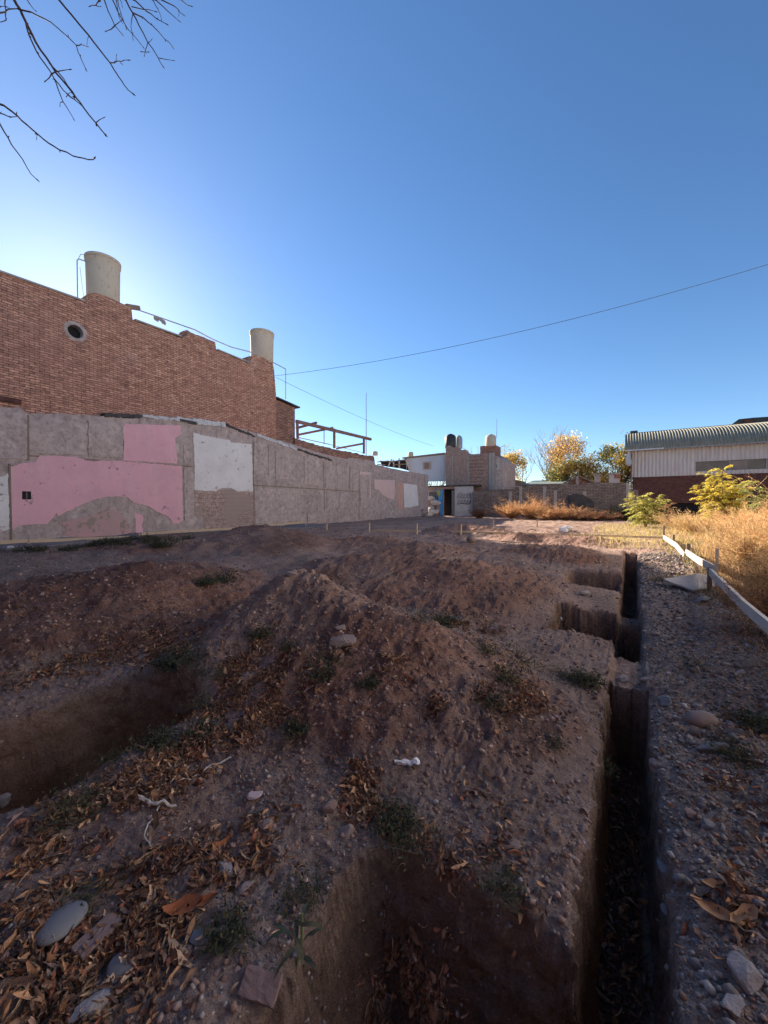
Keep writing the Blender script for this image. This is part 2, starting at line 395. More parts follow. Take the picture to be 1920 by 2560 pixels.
def mat_plaster(name, a, b, c3, crackc=(.12, .095, .08), sc=.9):
    m, nt, bs_ = newmat(name); P = pos(nt)
    c = mixc(nt, ramp(nt, noise(nt, P, sc, 8, .7, .3), [(.32, 0.), (.68, 1.)]), a, b)
    c = mixc(nt, ramp(nt, noise(nt, P, sc * 3.1, 7, .72, .5), [(.54, 0.), (.68, .8)]), c, c3)
    st = ramp(nt, noise(nt, vscale(nt, P, (4, 4, .6)), 1.1, 6, .7), [(.5, 0.), (.8, .5)])
    c = mixc(nt, st, c, tuple(.62 * k for k in a))
    vo = nt.nodes.new('ShaderNodeTexVoronoi'); vo.feature = 'DISTANCE_TO_EDGE'; vo.inputs['Scale'].default_value = .8
    nz = nt.nodes.new('ShaderNodeTexNoise'); nz.inputs['Scale'].default_value = 3; nz.inputs['Detail'].default_value = 6; nt.links.new(P, nz.inputs['Vector'])
    ad = N(nt, 'ShaderNodeVectorMath', operation='ADD'); nt.links.new(P, ad.inputs[0])
    s2 = N(nt, 'ShaderNodeVectorMath', operation='SCALE'); nt.links.new(nz.outputs[1], s2.inputs[0]); s2.inputs['Scale'].default_value = .8
    nt.links.new(s2.outputs[0], ad.inputs[1]); nt.links.new(ad.outputs[0], vo.inputs['Vector'])
    cr = ramp(nt, vo.outputs[0], [(.0, .6), (.010, 0.)])
    ck = N(nt, 'ShaderNodeMath', operation='MULTIPLY'); nt.links.new(cr, ck.inputs[0]); nt.links.new(ramp(nt, noise(nt, P, .7, 3), [(.52, 0.), (.6, 1.)]), ck.inputs[1]); cr = ck.outputs[0]
    c = mixc(nt, ramp(nt, noise(nt, vscale(nt, P, (2, 2, .25)), 1.6, 6, .7), [(.55, 0.), (.7, .55)]), c, tuple(.5 * k for k in a))
    c = mixc(nt, ramp(nt, noise(nt, P, 4.5, 8, .8), [(.47, 0.), (.64, .75)]), c, tuple(.52 * k for k in a))
    c = mixc(nt, ramp(nt, noise(nt, P, 2.1, 8, .75), [(.56, 0.), (.66, .6)]), c, tuple(1.3 * k for k in b))
    c = mixc(nt, cr, c, crackc)
    nt.links.new(c, bs_.inputs['Base Color']); bs_.inputs['Roughness'].default_value = .95; bs_.inputs['Specular IOR Level'].default_value = .2
    b1 = bump(nt, None, noise(nt, P, 5, 7, .7), .7, .05)
    bump(nt, bs_, noise(nt, P, 35, 4, .7), .5, .012, b1)
    return m
M['plaster'] = mat_plaster('grey_plaster', (.35, .285, .262), (.46, .385, .36), (.25, .20, .18))
M['plaster_b'] = mat_plaster('smooth_render', (.40, .325, .30), (.48, .405, .375), (.30, .24, .215), sc=1.5)
M['plaster_far'] = mat_plaster('far_render', (.42, .33, .29), (.50, .42, .37), (.33, .25, .21), sc=2.2)
def mat_paint(name, a, b, c3, fl=.615):
    m, nt, bs_ = newmat(name); P = pos(nt)
    c = mixc(nt, ramp(nt, noise(nt, P, .7, 6, .6), [(.3, 0.), (.7, 1.)]), a, b)
    c = mixc(nt, ramp(nt, noise(nt, vscale(nt, P, (3, 3, .35)), 1.4, 6, .7), [(.5, 0.), (.75, .7)]), c, c3)
    c = mixc(nt, ramp(nt, noise(nt, P, 2.4, 8, .72), [(fl, 0.), (fl + .02, 1.)]), c, (.27, .215, .19))
    c = mixc(nt, ramp(nt, noise(nt, P, 1.1, 8, .7), [(.5, 0.), (.8, .4)]), c, (.36, .25, .25))
    nt.links.new(c, bs_.inputs['Base Color']); bs_.inputs['Roughness'].default_value = .9; bs_.inputs['Specular IOR Level'].default_value = .2
    bump(nt, bs_, noise(nt, P, 9, 6, .7), .5, .02); return m
M['pink'] = mat_paint('pink_paint', (.66, .37, .415), (.58, .325, .375), (.60, .42, .42))
M['pink_old'] = mat_paint('faded_pink_paint', (.50, .28, .28), (.36, .27, .25), (.42, .34, .31), .56)
M['salmon'] = mat_noise('salmon_paint', (.44, .27, .22), (.50, .33, .27), 2, .9, .3, 12, .01)
def mat_white():
    m, nt, bs_ = newmat('flaking_white_paint'); P = pos(nt)
    c = mixc(nt, ramp(nt, noise(nt, P, 1.2, 6, .6), [(.3, 0.), (.7, 1.)]), (.66, .645, .635), (.56, .54, .53))
    fl = ramp(nt, noise(nt, vscale(nt, P, (1, 1, 1.8)), 2.6, 9, .78), [(.60, 0.), (.615, 1.)])
    c = mixc(nt, fl, c, (.25, .19, .16)); nt.links.new(c, bs_.inputs['Base Color']); bs_.inputs['Roughness'].default_value = .85
    bump(nt, bs_, noise(nt, P, 12, 4), .3, .01); return m
M['white'] = mat_white()
M['pinkwhite'] = mat_noise('pale_pink_paint', (.60, .44, .42), (.52, .38, .36), 2, .9, .3, 12, .01, c3=(.45, .36, .32))
M['concrete'] = mat_noise('concrete', (.27, .25, .24), (.36, .33, .31), 3, .9, .5, 25, .01, c3=(.2, .18, .17))
M['concrete_floor'] = mat_noise('old_concrete_floor', (.16, .145, .15), (.22, .2, .2), 1.2, .95, .4, 20, .01, c3=(.12, .10, .1))
M['tank'] = mat_noise('fibre_cement', (.52, .44, .35), (.43, .365, .29), 2.5, .85, .2, 30, .004, c3=(.28, .25, .21), space='obj', stretch=(1, 1, .5))
M['tank_far'] = mat_noise('fibre_cement_weathered', (.50, .43, .34), (.42, .36, .28), 2.5, .85, .2, 30, .004, space='obj')
M['tank_black'] = mat_noise('black_plastic', (.02, .022, .025), (.035, .037, .04), 3, .5, .1, 20, .003, space='obj')
M['tank_grey'] = mat_noise('grey_plastic', (.22, .25, .26), (.30, .32, .32), 3, .6, .1, 20, .003, space='obj')
M['dark'] = mat_noise('dark_interior', (.012, .012, .015), (.02, .02, .022), 2, .9, .1)
M['tar'] = mat_noise('tar_felt', (.03, .03, .032), (.07, .065, .065), 3, .7, .5, 20, .01)
M['flash'] = mat_noise('whitewashed_flashing', (.55, .55, .56), (.4, .4, .42), 3, .7, .5, 20, .01, c3=(.1, .1, .1))
M['metal'] = mat_noise('grey_metal', (.16, .17, .18), (.24, .24, .25), 5, .5, .1, 30, .003, metal=.4)
M['rust'] = mat_noise('rusty_steel', (.16, .085, .06), (.24, .16, .13), 4, .8, .3, 30, .004)
M['galv'] = mat_noise('galvanised_steel', (.34, .36, .38), (.42, .43, .45), 5, .45, .1, 30, .003, metal=.3)
M['wire'] = mat_noise('black_cable', (.03, .03, .035), (.05, .05, .055), 5, .6, .05)
M['wood'] = mat_noise('raw_timber', (.50, .40, .28), (.40, .30, .20), 3, .85, .4, 40, .004, c3=(.28, .2, .14), stretch=(8, 1, 8), space='obj')
M['wood_pale'] = mat_noise('weathered_board', (.52, .48, .43), (.40, .36, .31), 2, .85, .5, 40, .004, c3=(.33, .27, .21), stretch=(9, 1, 9), space='obj')
M['wood_dark'] = mat_noise('old_timber', (.16, .12, .09), (.24, .19, .15), 3, .9, .4, 40, .004)
M['sheet_blue'] = mat_corr('pale_blue_boards', (.42, .48, .54), (.36, .42, .47), stain=(.3, .28, .26), sf=.6)
M['factory'] = mat_corr('cement_sheet_cladding', (.56, .52, .49), (.44, .40, .38), stain=(.42, .32, .26), sf=.5, rough=.8)
M['factory_roof'] = mat_corr('mossy_fibre_roof', (.15, .155, .12), (.24, .23, .19), stain=(.07, .08, .055), sf=.8, rough=.9)
M['green_roof'] = mat_corr('green_tin_roof', (.20, .26, .23), (.26, .31, .28), stain=(.2, .17, .14), sf=.5)
M['glass'] = mat_noise('dusty_panes', (.05, .045, .04), (.11, .10, .09), 1.5, .35, .05, spec=.5)

M['pane'] = mat_noise('brown_dusty_pane', (.17, .14, .12), (.25, .21, .18), 1.5, .6, .05)
M['blue'] = mat_noise('blue_tarp', (.03, .22, .50), (.10, .33, .6), 4, .6, .6, 8, .03)
M['whitepanel'] = mat_noise('whitewashed_panel', (.52, .50, .47), (.36, .34, .33), 2.2, .85, .3, 20, .01, c3=(.2, .2, .2))
M['ink'] = mat_noise('black_spray_paint', (.06, .06, .07), (.1, .1, .11), 3, .7, .05)
M['bark'] = mat_noise('bark', (.10, .075, .06), (.17, .13, .11), 8, .9, .6, 40, .01, space='obj', stretch=(1, 1, .3))
M['twig'] = mat_noise('dark_twig', (.045, .03, .026), (.075, .05, .042), 8, .9, .3, 60, .003)
M['leafatt'] = mat_attr('leaf', .8, 0, .5)
M['litter'] = mat_attr('dry_leaf', .75, .4, .1, 40, .3)
M['grassatt'] = mat_attr('grass_blade', .85, 0, .4)
M['stoneatt'] = mat_attr('stone', .9, .5, 0, 45)
M['rock_grey'] = mat_noise('grey_river_stone', (.125, .13, .14), (.165, .165, .175), 6, .85, .25, 60, .003, space='obj', c3=(.12, .12, .12))
M['rock_warm'] = mat_noise('warm_stone', (.17, .13, .12), (.23, .18, .165), 6, .9, .5, 50, .006, space='obj', c3=(.16, .12, .105))
M['rock_pale'] = mat_noise('pale_rubble', (.30, .27, .265), (.23, .205, .2), 8, .95, .9, 45, .014, space='obj', c3=(.16, .135, .13))
M['rock_pink'] = mat_noise('pink_plaster_chip', (.40, .31, .32), (.34, .26, .27), 8, .9, .4, 45, .005, space='obj')
M['brick_loose'] = mat_noise('loose_brick', (.20, .14, .125), (.16, .105, .095), 8, .9, .7, 45, .006, space='obj')
M['cream'] = mat_noise('bounce_wall_cream', (.78, .755, .735), (.82, .80, .78), 1.5, .9, .3, 12, .01)
M['grass_stem'] = mat_noise('green_stem', (.09, .12, .06), (.13, .15, .07), 8, .8, .1)
M['plastic'] = mat_noise('white_plastic', (.68, .68, .69), (.58, .58, .6), 6, .5, .7, 10, .02, space='obj')

# ------------------------------------------------------------------ ground sheet
def axis_lines(lo, hi, stepf):
    out = [lo]
    while out[-1] < hi: out.append(out[-1] + stepf(out[-1]))
    return np.array(out)
def sx(x):
    s = .017 if -4.6 < x < 1.7 else (.017 + .022 * (x - 1.7) if x > 1.7 else .017 + .02 * (-4.6 - x))
    if x < -4.6: s = min(s, .09) if x > -17 else max(.09, .05 * (-17 - x))
    for e in (-.165, .14, -.93, -4.05, -2.92):
        if -.03 < x - e < .06 or -.06 < x - e < .06: s = min(s, .006)
    return min(s, 40)
def sy(y):
    if y < .3: return max(.02, .12 * (.3 - y)) if y > -20 else 12
    s = .012 * max(1, y / 1.5) if y < 18 else .144 * (y / 18) ** 1.8
    for e in (1.5, 1.82):
        if abs(y - e) < .08: s = min(s, .007)
    return min(s, 40)
xs = axis_lines(-300, 300, sx); ys = axis_lines(-60, 420, sy)
gx, gy = np.meshgrid(xs, ys); gz, fresh, pit = terrain(gx, gy, True)
nx_, ny_ = len(xs), len(ys)
V = np.stack([gx, gy, gz], -1).reshape(-1, 3)
gzx = np.abs(np.gradient(gz, axis=1) / np.gradient(gx, axis=1)); gzy = np.abs(np.gradient(gz, axis=0) / np.gradient(gy, axis=0)); stp = np.clip((np.hypot(gzx, gzy) - 1.2) / 2, 0, 1) * (pit > .02)
sgn_ = np.sign(np.gradient(gz, axis=1)); V[:, 0] += (stp * .030 * (pn(gy * 6, gz * 9) + .6 * pn(gy * 15, gz * 22) + .3 * pn(gy * 40, gz * 50)) * (gzx > gzy)).ravel(); V[:, 1] += (stp * .035 * (pn(gx * 6, gz * 9) + .6 * pn(gx * 15, gz * 22) + .3 * pn(gx * 40, gz * 50)) * (gzy >= gzx)).ravel()
ii = (np.arange(ny_ - 1)[:, None] * nx_ + np.arange(nx_ - 1)[None, :]).ravel()
F = np.stack([ii, ii + 1, ii + nx_ + 1, ii + nx_], -1)
me = fast_mesh('ground', V, F, smooth=True)
zone = np.ones((V.shape[0], 4), np.float32)
fl = fresh.ravel(); X_, Y_ = V[:, 0], V[:, 1]
redm = 1 - .75 * ss(-1.9, -2.6, X_) * ss(4.6, 4.0, Y_) * ss(1., 2., Y_) * ss(-4.6, -4.0, X_) - .45 * ss(-3.0, -4.2, X_) * ss(4.5, 5.2, Y_)
redz = np.clip(fl * .85 * redm + .35 * fbm(X_, Y_, .7, 3) + .15 + .25 * ss(6, 12, Y_), 0, 1)
redz = redz * (1 - .5 * ss(-1.9, -.9, X_) * ss(.2, .0, X_) * ss(10, 7, Y_))
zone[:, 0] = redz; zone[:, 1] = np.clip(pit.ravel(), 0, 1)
berm = ss(.04, .12, X_) * ss(2.0, 1.2, X_) * ss(13, 10, Y_); zone[:, 1] *= 1 - .85 * ss(.03, .09, X_); zone[:, 2] = np.clip(berm, 0, 1) * np.clip(.75 + .5 * fbm(X_, Y_, 1.1, 2), .3, 1)
lit_crest = np.exp(-((Y_ - 3.22 - .1 * (X_ + 3)) / .24) ** 2) * ss(-3.9, -3.3, X_) * ss(-1.2, -2.0, X_)  # sandy mound crest, with its lit slope put into the colour
zone[:, 3] = np.clip(.95 * lit_crest + .38 * ss(3.6, 6., Y_ - .12 * X_) * (.6 + .8 * fbm(X_, Y_, .8, 2)) + ss(9.5, 13.5, Y_ - .15 * X_ + 1.2 * fbm(X_, Y_, .5, 2)) * (1 - .75 * fl) + .35 * ss(.25, .75, fbm(X_ + 9, Y_, .9, 3)) * (1 - fl), 0, 1)  # far ground: pale dust, its sunlit look partly put into the colour
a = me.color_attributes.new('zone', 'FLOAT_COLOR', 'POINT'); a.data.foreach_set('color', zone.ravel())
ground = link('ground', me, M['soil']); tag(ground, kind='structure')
del V, F, gx, gy, gz

# ------------------------------------------------------------------ left: brick party wall with water tanks
WX = -16.5
def lx(pts, x=WX): return [LX(a_, b_, x) for a_, b_ in pts]
BX = -16.95                                        # face of the tall brick wall, set back behind the plastered wall
brick = empty('brick_building', (BX, 9, .4), 'tall red brick side wall of neighbouring building rising above the pink and grey plaster wall', 'building')
top = lx([(0, 589), (190, 655)], BX); ztop = (top[0][1] + top[1][1]) / 2
def yb(dx): return LX(dx, 800, BX)[0]
def zb(dx, dy): return LX(dx, dy, BX)[1]
prof = [(-14, ztop + .1), (yb(188), zb(188, 655)), (yb(188) + .02, zb(200, 640) + .0), (yb(208), zb(208, 632)), (yb(240), zb(240, 645)), (yb(285), zb(285, 664)), (yb(288), zb(288, 692)),
        (yb(395), zb(395, 731)), (yb(410), zb(410, 718)), (yb(465), zb(465, 738)), (yb(468), zb(468, 757)), (yb(540), zb(540, 786)), (yb(545), zb(545, 768)),
        (yb(588), zb(588, 776)), (yb(592), zb(592, 800)), (yb(596), zb(596, 850))]
prof2 = []
for i in range(len(prof) - 1):
    (a0, b0), (a1, b1) = prof[i], prof[i + 1]; k = max(1, int(abs(a1 - a0) / .13))
    for j in range(k):
        prof2.append((a0 + (a1 - a0) * j / k, b0 + (b1 - b0) * j / k + random.uniform(-.02, .02)))
prof2.append(prof[-1])
yend = prof[-1][0]
wall = MB(); wall.prism_x([(-14, -.2)] + prof2 + [(yend, -.2)], BX - .3, BX)
wob = wall.build('wall', M['brick'], brick)
# round opening: cut
cy, cz = LX(192, 828 / .999 * .864, BX) if False else LX(163, 716, BX)
bmz = bmesh.new(); bmesh.ops.create_cone(bmz, cap_ends=True, segments=28, radius1=.235, radius2=.235, depth=1.2, matrix=Matrix.Translation((BX - brick.location.x - .1, cy - brick.location.y, cz - brick.location.z)) @ Matrix.Rotation(R(90), 4, 'Y'))
cme = bpy.data.meshes.new('cut'); bmz.to_mesh(cme); bmz.free(); cut = bpy.data.objects.new('cut', cme); COL.objects.link(cut); cut.location = brick.location
md = wob.modifiers.new('hole', 'BOOLEAN'); md.object = cut; md.operation = 'DIFFERENCE'; md.solver = 'EXACT'
bpy.context.view_layer.update()
dg = bpy.context.evaluated_depsgraph_get(); nm = bpy.data.meshes.new_from_object(wob.evaluated_get(dg)); wob.modifiers.clear(); wob.data = nm
bpy.data.objects.remove(cut)
ring = MB(); nseg = 32
vs = []; 
for k in range(nseg):
    t = 2 * math.pi * k / nseg; jr = random.uniform(-.025, .025)
    for r_, dxx in ((.23, -.28), (.23, .0), (.235, .015), (.33 + jr, .01), (.35 + jr, -.005)):
        vs.append((BX + dxx, cy + r_ * math.cos(t), cz + r_ * math.sin(t)))
fs = [(k * 5 + j, ((k + 1) % nseg) * 5 + j, ((k + 1) % nseg) * 5 + j + 1, k * 5 + j + 1) for k in range(nseg) for j in range(4)]
ring.add(vs, fs)
rw = ring.build('round_vent', M['plaster_b'], brick, smooth=False)
MB().box(BX - .27, BX - .25, cy - .25, cy + .25, cz - .25, cz + .25).build('vent_dark_plate', M['dark'], rw)  # dark plate standing in for the shade inside the round opening
# broken roof backing of brick: thin dark room slab behind, coping
cp = MB()
def coping(a, b):
    y0, z0 = yb(a[0]), zb(*a); y1, z1 = yb(b[0]), zb(*b); cp.bar((BX - .14, y0, z0 + .04), (BX - .14, y1, z1 + .04), .38, .06)
for c_ in [((0, 589), (186, 654)), ((292, 693), (392, 729)), ((470, 757), (538, 785))]:
    cp = MB(); coping(*c_); cp.build('coping', M['concrete'], brick)
# a faint ledge line low on the wall
ch = MB(); ya, za = LX(2, 852, BX); yb_, zb_ = LX(45, 868, BX); ch.bar((BX + .03, ya - 6, za), (BX + .03, yb_, zb_ - .02), .09, .16); ch.build('beam', M['brick_band'], brick)
# chunk of broken parapet (triangular)
pk = MB(); pk.prism_x([(yb(395), zb(395, 733)), (yb(403), zb(403, 712)), (yb(413), zb(413, 709)), (yb(432), zb(432, 722)), (yb(462), zb(462, 736)), (yb(462), zb(462, 745))], BX - .55, BX - .31)
pk.build('broken_parapet', M['brick_dark'], brick)
# back volumes of the building to the left
bk = MB(); bk.box(BX - 9, BX - .301, -14, yend - .5, -.2, ztop - 1.6); bk.build('rear_block', M['brick_dark'], brick)

# lower brick lean-to at the end of the tall wall
annex = empty('brick_annex', (BX, yend + 1, .4), 'narrow brick stair hut with sloping dark roof edge beyond the tall brick wall', 'building')
y1 = LX(637, 900, BX - .15)[0]; z0a = LX(596, 862, BX - .15)[1]; z1a = LX(637, 880, BX - .15)[1]
MB().prism_x([(yend + .01, 0), (yend + .01, z0a), (y1, z1a), (y1, 0)], BX - 2.6, BX - .15).build('wall', M['brick_dark'], annex)
MB().bar((BX - 1.3, yend + .02, z0a + .06), (BX - 1.3, y1 + .25, z1a + .02), 2.7, .07).build('roof', M['tar'], annex)
# low brick wall continuing
loww = empty('low_brick_wall', (BX, 26, .4), 'low ragged brick parapet wall behind the plaster wall below the steel pergola', 'wall')
pts = [(637, 945), (655, 952), (690, 962), (720, 970), (750, 976), (780, 981), (808, 986), (810, 1000)]
pl = lx(pts, BX); pl2 = []
for (a0, b0), (a1, b1) in zip(pl[:-1], pl[1:]):
    for j in range(8): pl2.append((a0 + (a1 - a0) * j / 8, b0 + (b1 - b0) * j / 8 + random.uniform(-.05, .05)))
MB().prism_x([(y1 + .005, 0)] + pl2 + [(pl[-1][0], 0)], BX - .25, BX).build('wall', M['brick_dark'], loww)
hp = lx([(760, 984), (812, 990)], BX + .02)
MB().prism_x(ragged([LX(752, 988, BX), LX(808, 996, BX), LX(812, 1012, BX), LX(800, 1020, BX), LX(745, 1004, BX)], .03, .3, 4), BX, BX + .03).build('render_patch', M['plaster'], loww)

def tank(name, c, r, h, label, mat, group, lid=True, flare=.03):
    t = empty(name, c, label, 'water tank', group)
    b = MB(); b.lathe(c, [(r * .93, 0), (r * .96, .04), (r * (1 - flare), h * .3), (r, h * .8), (r * 1.0, h * .84), (r * 1.05, h * .86), (r * 1.05, h * .885), (r * 1.0, h * .9)], 40)
    b.build('body', mat, t, smooth=True)
    if lid:
        MB().lathe(c, [(r * 1.04, h * .9), (r * 1.07, h * .92), (r * 1.06, h * .955), (r * .6, h * .985), (r * .2, h), (.02, h)], 40).build('lid', mat, t, smooth=True)
    return t
# big tank
tx = BX - .65
yt, _ = LX(223, 610, tx); _, zt0 = LX(223, 640, tx); _, zt1 = LX(223, 560, tx)
rt = abs(LX(266, 600, tx)[0] - LX(182, 600, tx)[0]) / 2 * .84
tk = tank('water_tank', (tx, yt, zt0 - .45), rt, zt1 - zt0 + .47, 'large beige cement water tank high on the brick wall, nearest the sun glow', M['tank'], 'beige tanks on the tall brick wall')
pp = MB(); yp = yt - rt - .15; zz0 = LX(167, 645, tx)[1]
yp = LX(167, 600, tx)[0]
pp.tube([(tx, yp, zz0 - .5), (tx, yp, zt1 - .5), (tx, yp + .05, zt1 - .42), (tx, yt - rt * .6, zt1 - .36)], .022, 6)
pp.tube([(tx, yp + .03, zt1 - .45), (tx, yp + .12, zt1 - .2), (tx, yp + .32, zt1 - .12)], .012, 5)
pp.tube([(tx + .1, yp + .05, zt1 - .75), (tx + .1, yp + .2, zz0 - .3)], .008, 4)
pp.build('supply_pipe', M['galv'], tk)
tb = MB(); tb.box(BX - .95, BX - .30, yb(190), yb(284), zt0 - 1.2, zt0 - .46); tb.build('tank_plinth', M['brick'], brick)
# second tank
tx2 = BX - .55
yt2, _ = LX(566, 740, tx2); _, z20 = LX(566, 772, tx2); _, z21 = LX(566, 719, tx2); r2 = abs(LX(591, 740, tx2)[0] - LX(541, 740, tx2)[0]) / 2 * .78
tank('water_tank', (tx2, yt2, z20 - .3), r2, z21 - z20 + .35, 'beige cement water tank at the far end of the brick wall', M['tank'], 'beige tanks on the tall brick wall')
MB().box(BX - .9, BX - .30, yb(547), yb(590), z20 - 1.2, z20 - .31).build('tank_plinth', M['brick_dark'], brick)
# pipe along the parapet with rags
pipe = empty('parapet_pipe', (BX - .3, 9, 8), 'thin grey pipe slung along the top of the brick wall between the tanks', 'pipe')
pts = [(300, 670), (340, 684), (380, 698), (420, 712), (460, 733), (500, 750), (540, 760), (592, 784), (617, 797), (617, 862)]
P3 = [(BX - .3, *LX(a_, b_, BX - .3)) for a_, b_ in pts]
MB().tube(P3[:-1], .028, 6).build('pipe', M['galv'], pipe)
MB().tube(P3[-2:], .022, 6).build('riser', M['galv'], pipe)
bm_ = MB(); a0 = LX(272, 661, BX - .2); a1 = LX(301, 666, BX - .2); bm_.bar((BX - .2, a0[0], a0[1]), (BX - .2, a1[0], a1[1]), .16, .15); bm_.build('timber_end', M['wood_dark'], pipe)
rg = MB()
for k, (a_, b_) in enumerate([(345, 690), (352, 694), (338, 687)]):
    y_, z_ = LX(a_, b_, BX - .28); rg.prism_x(ragged([(y_ - .12, z_ + .1), (y_ + .14, z_ + .06), (y_ + .1, z_ - .14), (y_ - .02, z_ - .08)], .03, .06, k), BX - .29 - .03 * k, BX - .27 - .03 * k)
tag(rg.build('rag', M['rock_pale']), 'torn scrap of cloth hanging on the parapet pipe beside the large tank', 'rag')

# ------------------------------------------------------------------ left: plastered party wall with paint remains
pw = empty('plaster_wall', (WX, 12, .4), 'long grey plastered party wall with pink, white and bare patches of demolished rooms', 'wall')
tp = [(-160, 850), (-60, 868), (0, 879), (28, 881), (40, 876), (60, 893), (140, 893), (280, 903), (300, 901), (400, 908), (480, 917), (530, 928), (560, 938), (620, 955), (700, 981), (760, 994), (815, 1004), (830, 1008), (870, 1016), (925, 1026)]
tpl = lx(tp); t2 = []
for (a0, b0), (a1, b1) in zip(tpl[:-1], tpl[1:]):
    k = max(1, int((a1 - a0) / .2))
    for j in range(k): t2.append((a0 + (a1 - a0) * j / k, b0 + (b1 - b0) * j / k + random.uniform(-.025, .025)))
t2.append(tpl[-1]); YW1 = tpl[-1][0]
MB().prism_x([(tpl[0][0], -.3)] + t2 + [(YW1, -.3)], WX - .38, WX).build('wall', M['plaster'], pw)
def src2(pts, ox, oy, sc): return [((ox + a_ / sc) * .864, (oy + b_ / sc) * .864) for a_, b_ in pts]
def patch(name, pts, mat, th_=.02, amp=.02, step=.09, seed=1, x=WX):
    return MB().prism_x(ragged(lx(pts), amp, step, seed), x - .005, x + th_).build(name, mat, pw)
c2 = lambda pts: src2(pts, 0, 980, 3.456)
c3 = lambda pts: src2(pts, 440, 780, 3.19)
c4 = lambda pts: src2(pts, 900, 1020, 4.1475)
tag(patch('paint_patch', c2([(85, 650), (170, 620), (300, 600), (350, 550), (450, 550), (650, 560), (740, 590), (800, 600), (900, 590), (1050, 597), (1570, 640), (1580, 1110), (1540, 1140), (1490, 1130), (1450, 1080), (1350, 1030), (1270, 980), (1150, 960), (1100, 910), (1000, 900), (900, 910), (750, 950), (600, 1020), (480, 1080), (400, 1140), (280, 1140), (180, 1150), (100, 1190)]), M['pink'], .022), 'large pink painted patch with a small dark socket hole')
tag(patch('paint_patch', c2([(540, 1130), (600, 1110), (800, 1060), (900, 1010), (1000, 1020), (1080, 1090), (1120, 1160), (1125, 1250), (700, 1270), (540, 1240)]), M['pink_old'], .012, .03), 'faded pink remnant under the arch-shaped scar')
tag(patch('paint_patch', c2([(1160, 1040), (1240, 1070), (1225, 1160), (1240, 1220), (1180, 1240), (1170, 1140)]), M['pink'], .012, .02), 'narrow pink remnant low on the wall')
tag(patch('paint_patch', c2([(1040, 300), (1080, 275), (1560, 290), (1565, 360), (1510, 400), (1520, 500), (1530, 622), (1060, 590), (1070, 480), (1070, 380), (1045, 340)]), M['pink'], .03), 'square pink patch above the large pink one')
tag(patch('paint_patch', c2([(-300, 740), (0, 740), (70, 700), (80, 1180), (40, 1200), (0, 1195), (-300, 1190)]), M['white'], .02), 'white flaking strip at the left end')
tag(patch('paint_patch', c3([(135, 962), (240, 990), (420, 1020), (440, 1040), (600, 1055), (612, 1430), (490, 1430), (430, 1400), (340, 1410), (320, 1430), (145, 1420), (145, 1200)]), M['white'], .03), 'big white flaking square')
tag(patch('tile_patch', c3([(150, 1432), (320, 1436), (345, 1420), (430, 1415), (490, 1440), (615, 1440), (620, 1735), (235, 1750), (215, 1640), (150, 1620)]), M['tile_wall'], .012, .02), 'tile imprint under the white square')
tag(patch('paint_patch', c3([(1462, 1270), (1550, 1280), (1552, 1480), (1510, 1560), (1480, 1560), (1466, 1430)]), M['pinkwhite'], .02), 'narrow pale strip')
tag(patch('paint_patch', c4([(145, 740), (360, 750), (355, 950), (300, 935), (235, 900), (190, 850), (150, 840)]), M['pinkwhite'], .02), 'pale pink patch torn at its lower corner')
tag(patch('paint_patch', c4([(450, 780), (590, 800), (605, 1010), (520, 1030), (460, 1030)]), M['white'], .02), 'white rectangle near the far end')
tag(patch('paint_patch', c4([(385, 770), (448, 772), (450, 1050), (388, 1045)]), M['salmon'], .012), 'salmon strip beside the far white rectangle')
# slabs of render of differing thickness
pan = [c2([(245, 250), (740, 250), (740, 545), (245, 530)]), c2([(760, 250), (1030, 260), (1060, 300), (1060, 570), (760, 555)]), c2([(-350, 170), (235, 180), (235, 580), (-350, 560)]),
       c3([(620, 1040), (730, 1060), (730, 1290), (620, 1280)]), c3([(790, 1110), (940, 1130), (945, 1340), (795, 1330)]), c3([(1020, 1150), (1150, 1170), (1150, 1390), (1020, 1370)]),
       c3([(1190, 1215), (1370, 1240), (1370, 1410), (1190, 1400)]), c3([(1385, 1245), (1455, 1260), (1455, 1420), (1385, 1418)]), c3([(1200, 1430), (1290, 1435), (1290, 1560), (1200, 1560)]), c3([(1300, 1437), (1360, 1438), (1360, 1560), (1300, 1560)]),
       c3([(625, 1400), (1010, 1420), (1015, 1660), (630, 1690)]), c3([(1045, 1600), (1250, 1600), (1250, 1640), (1045, 1680)]), c3([(60, 1060), (120, 1070), (125, 1215), (60, 1205)]), c3([(60, 1240), (135, 1250), (140, 1640), (70, 1660)]),
       c4([(1, 690), (100, 690), (95, 990), (1, 1050)])]
for i, p in enumerate(pan):
    patch('render_panel', p, M['plaster_b'], .03 + .006 * (i % 3), .02, .15, i + 20)
patch('render_panel', c2([(490, 1240), (130, 1290), (110, 1180), (200, 1160), (420, 1150), (500, 1110)]), M['plaster'], .014, .02, .1, 77)
sg = MB()
for a_, b_, w in [(c2([(245, 550), (1590, 640)]), 0, .05), (c2([(240, 200), (242, 590)]), 0, .12), (c2([(80, 620), (96, 1290)]), 0, .08), (c2([(1590, 640), (1660, 645)]), 0, .05), (c3([(615, 1380), (1180, 1415)]), 0, .05), (c3([(1180, 1415), (1455, 1435)]), 0, .04), (c3([(1460, 1270), (1460, 1660)]), 0, .04), (c3([(616, 1040), (620, 1700)]), 0, .035), (c3([(735, 1060), (735, 1300)]), 0, .03), (c3([(1175, 1200), (1185, 1580)]), 0, .03)]:
    p0, p1 = lx(a_); sg.bar((WX, *p0), (WX, *p1), .05, w * .8, up=(1, 0, 0))
sg.build('groove_strip', M['wood_dark'], pw)  # dark raised strips paint the shade of grooves that are not recessed
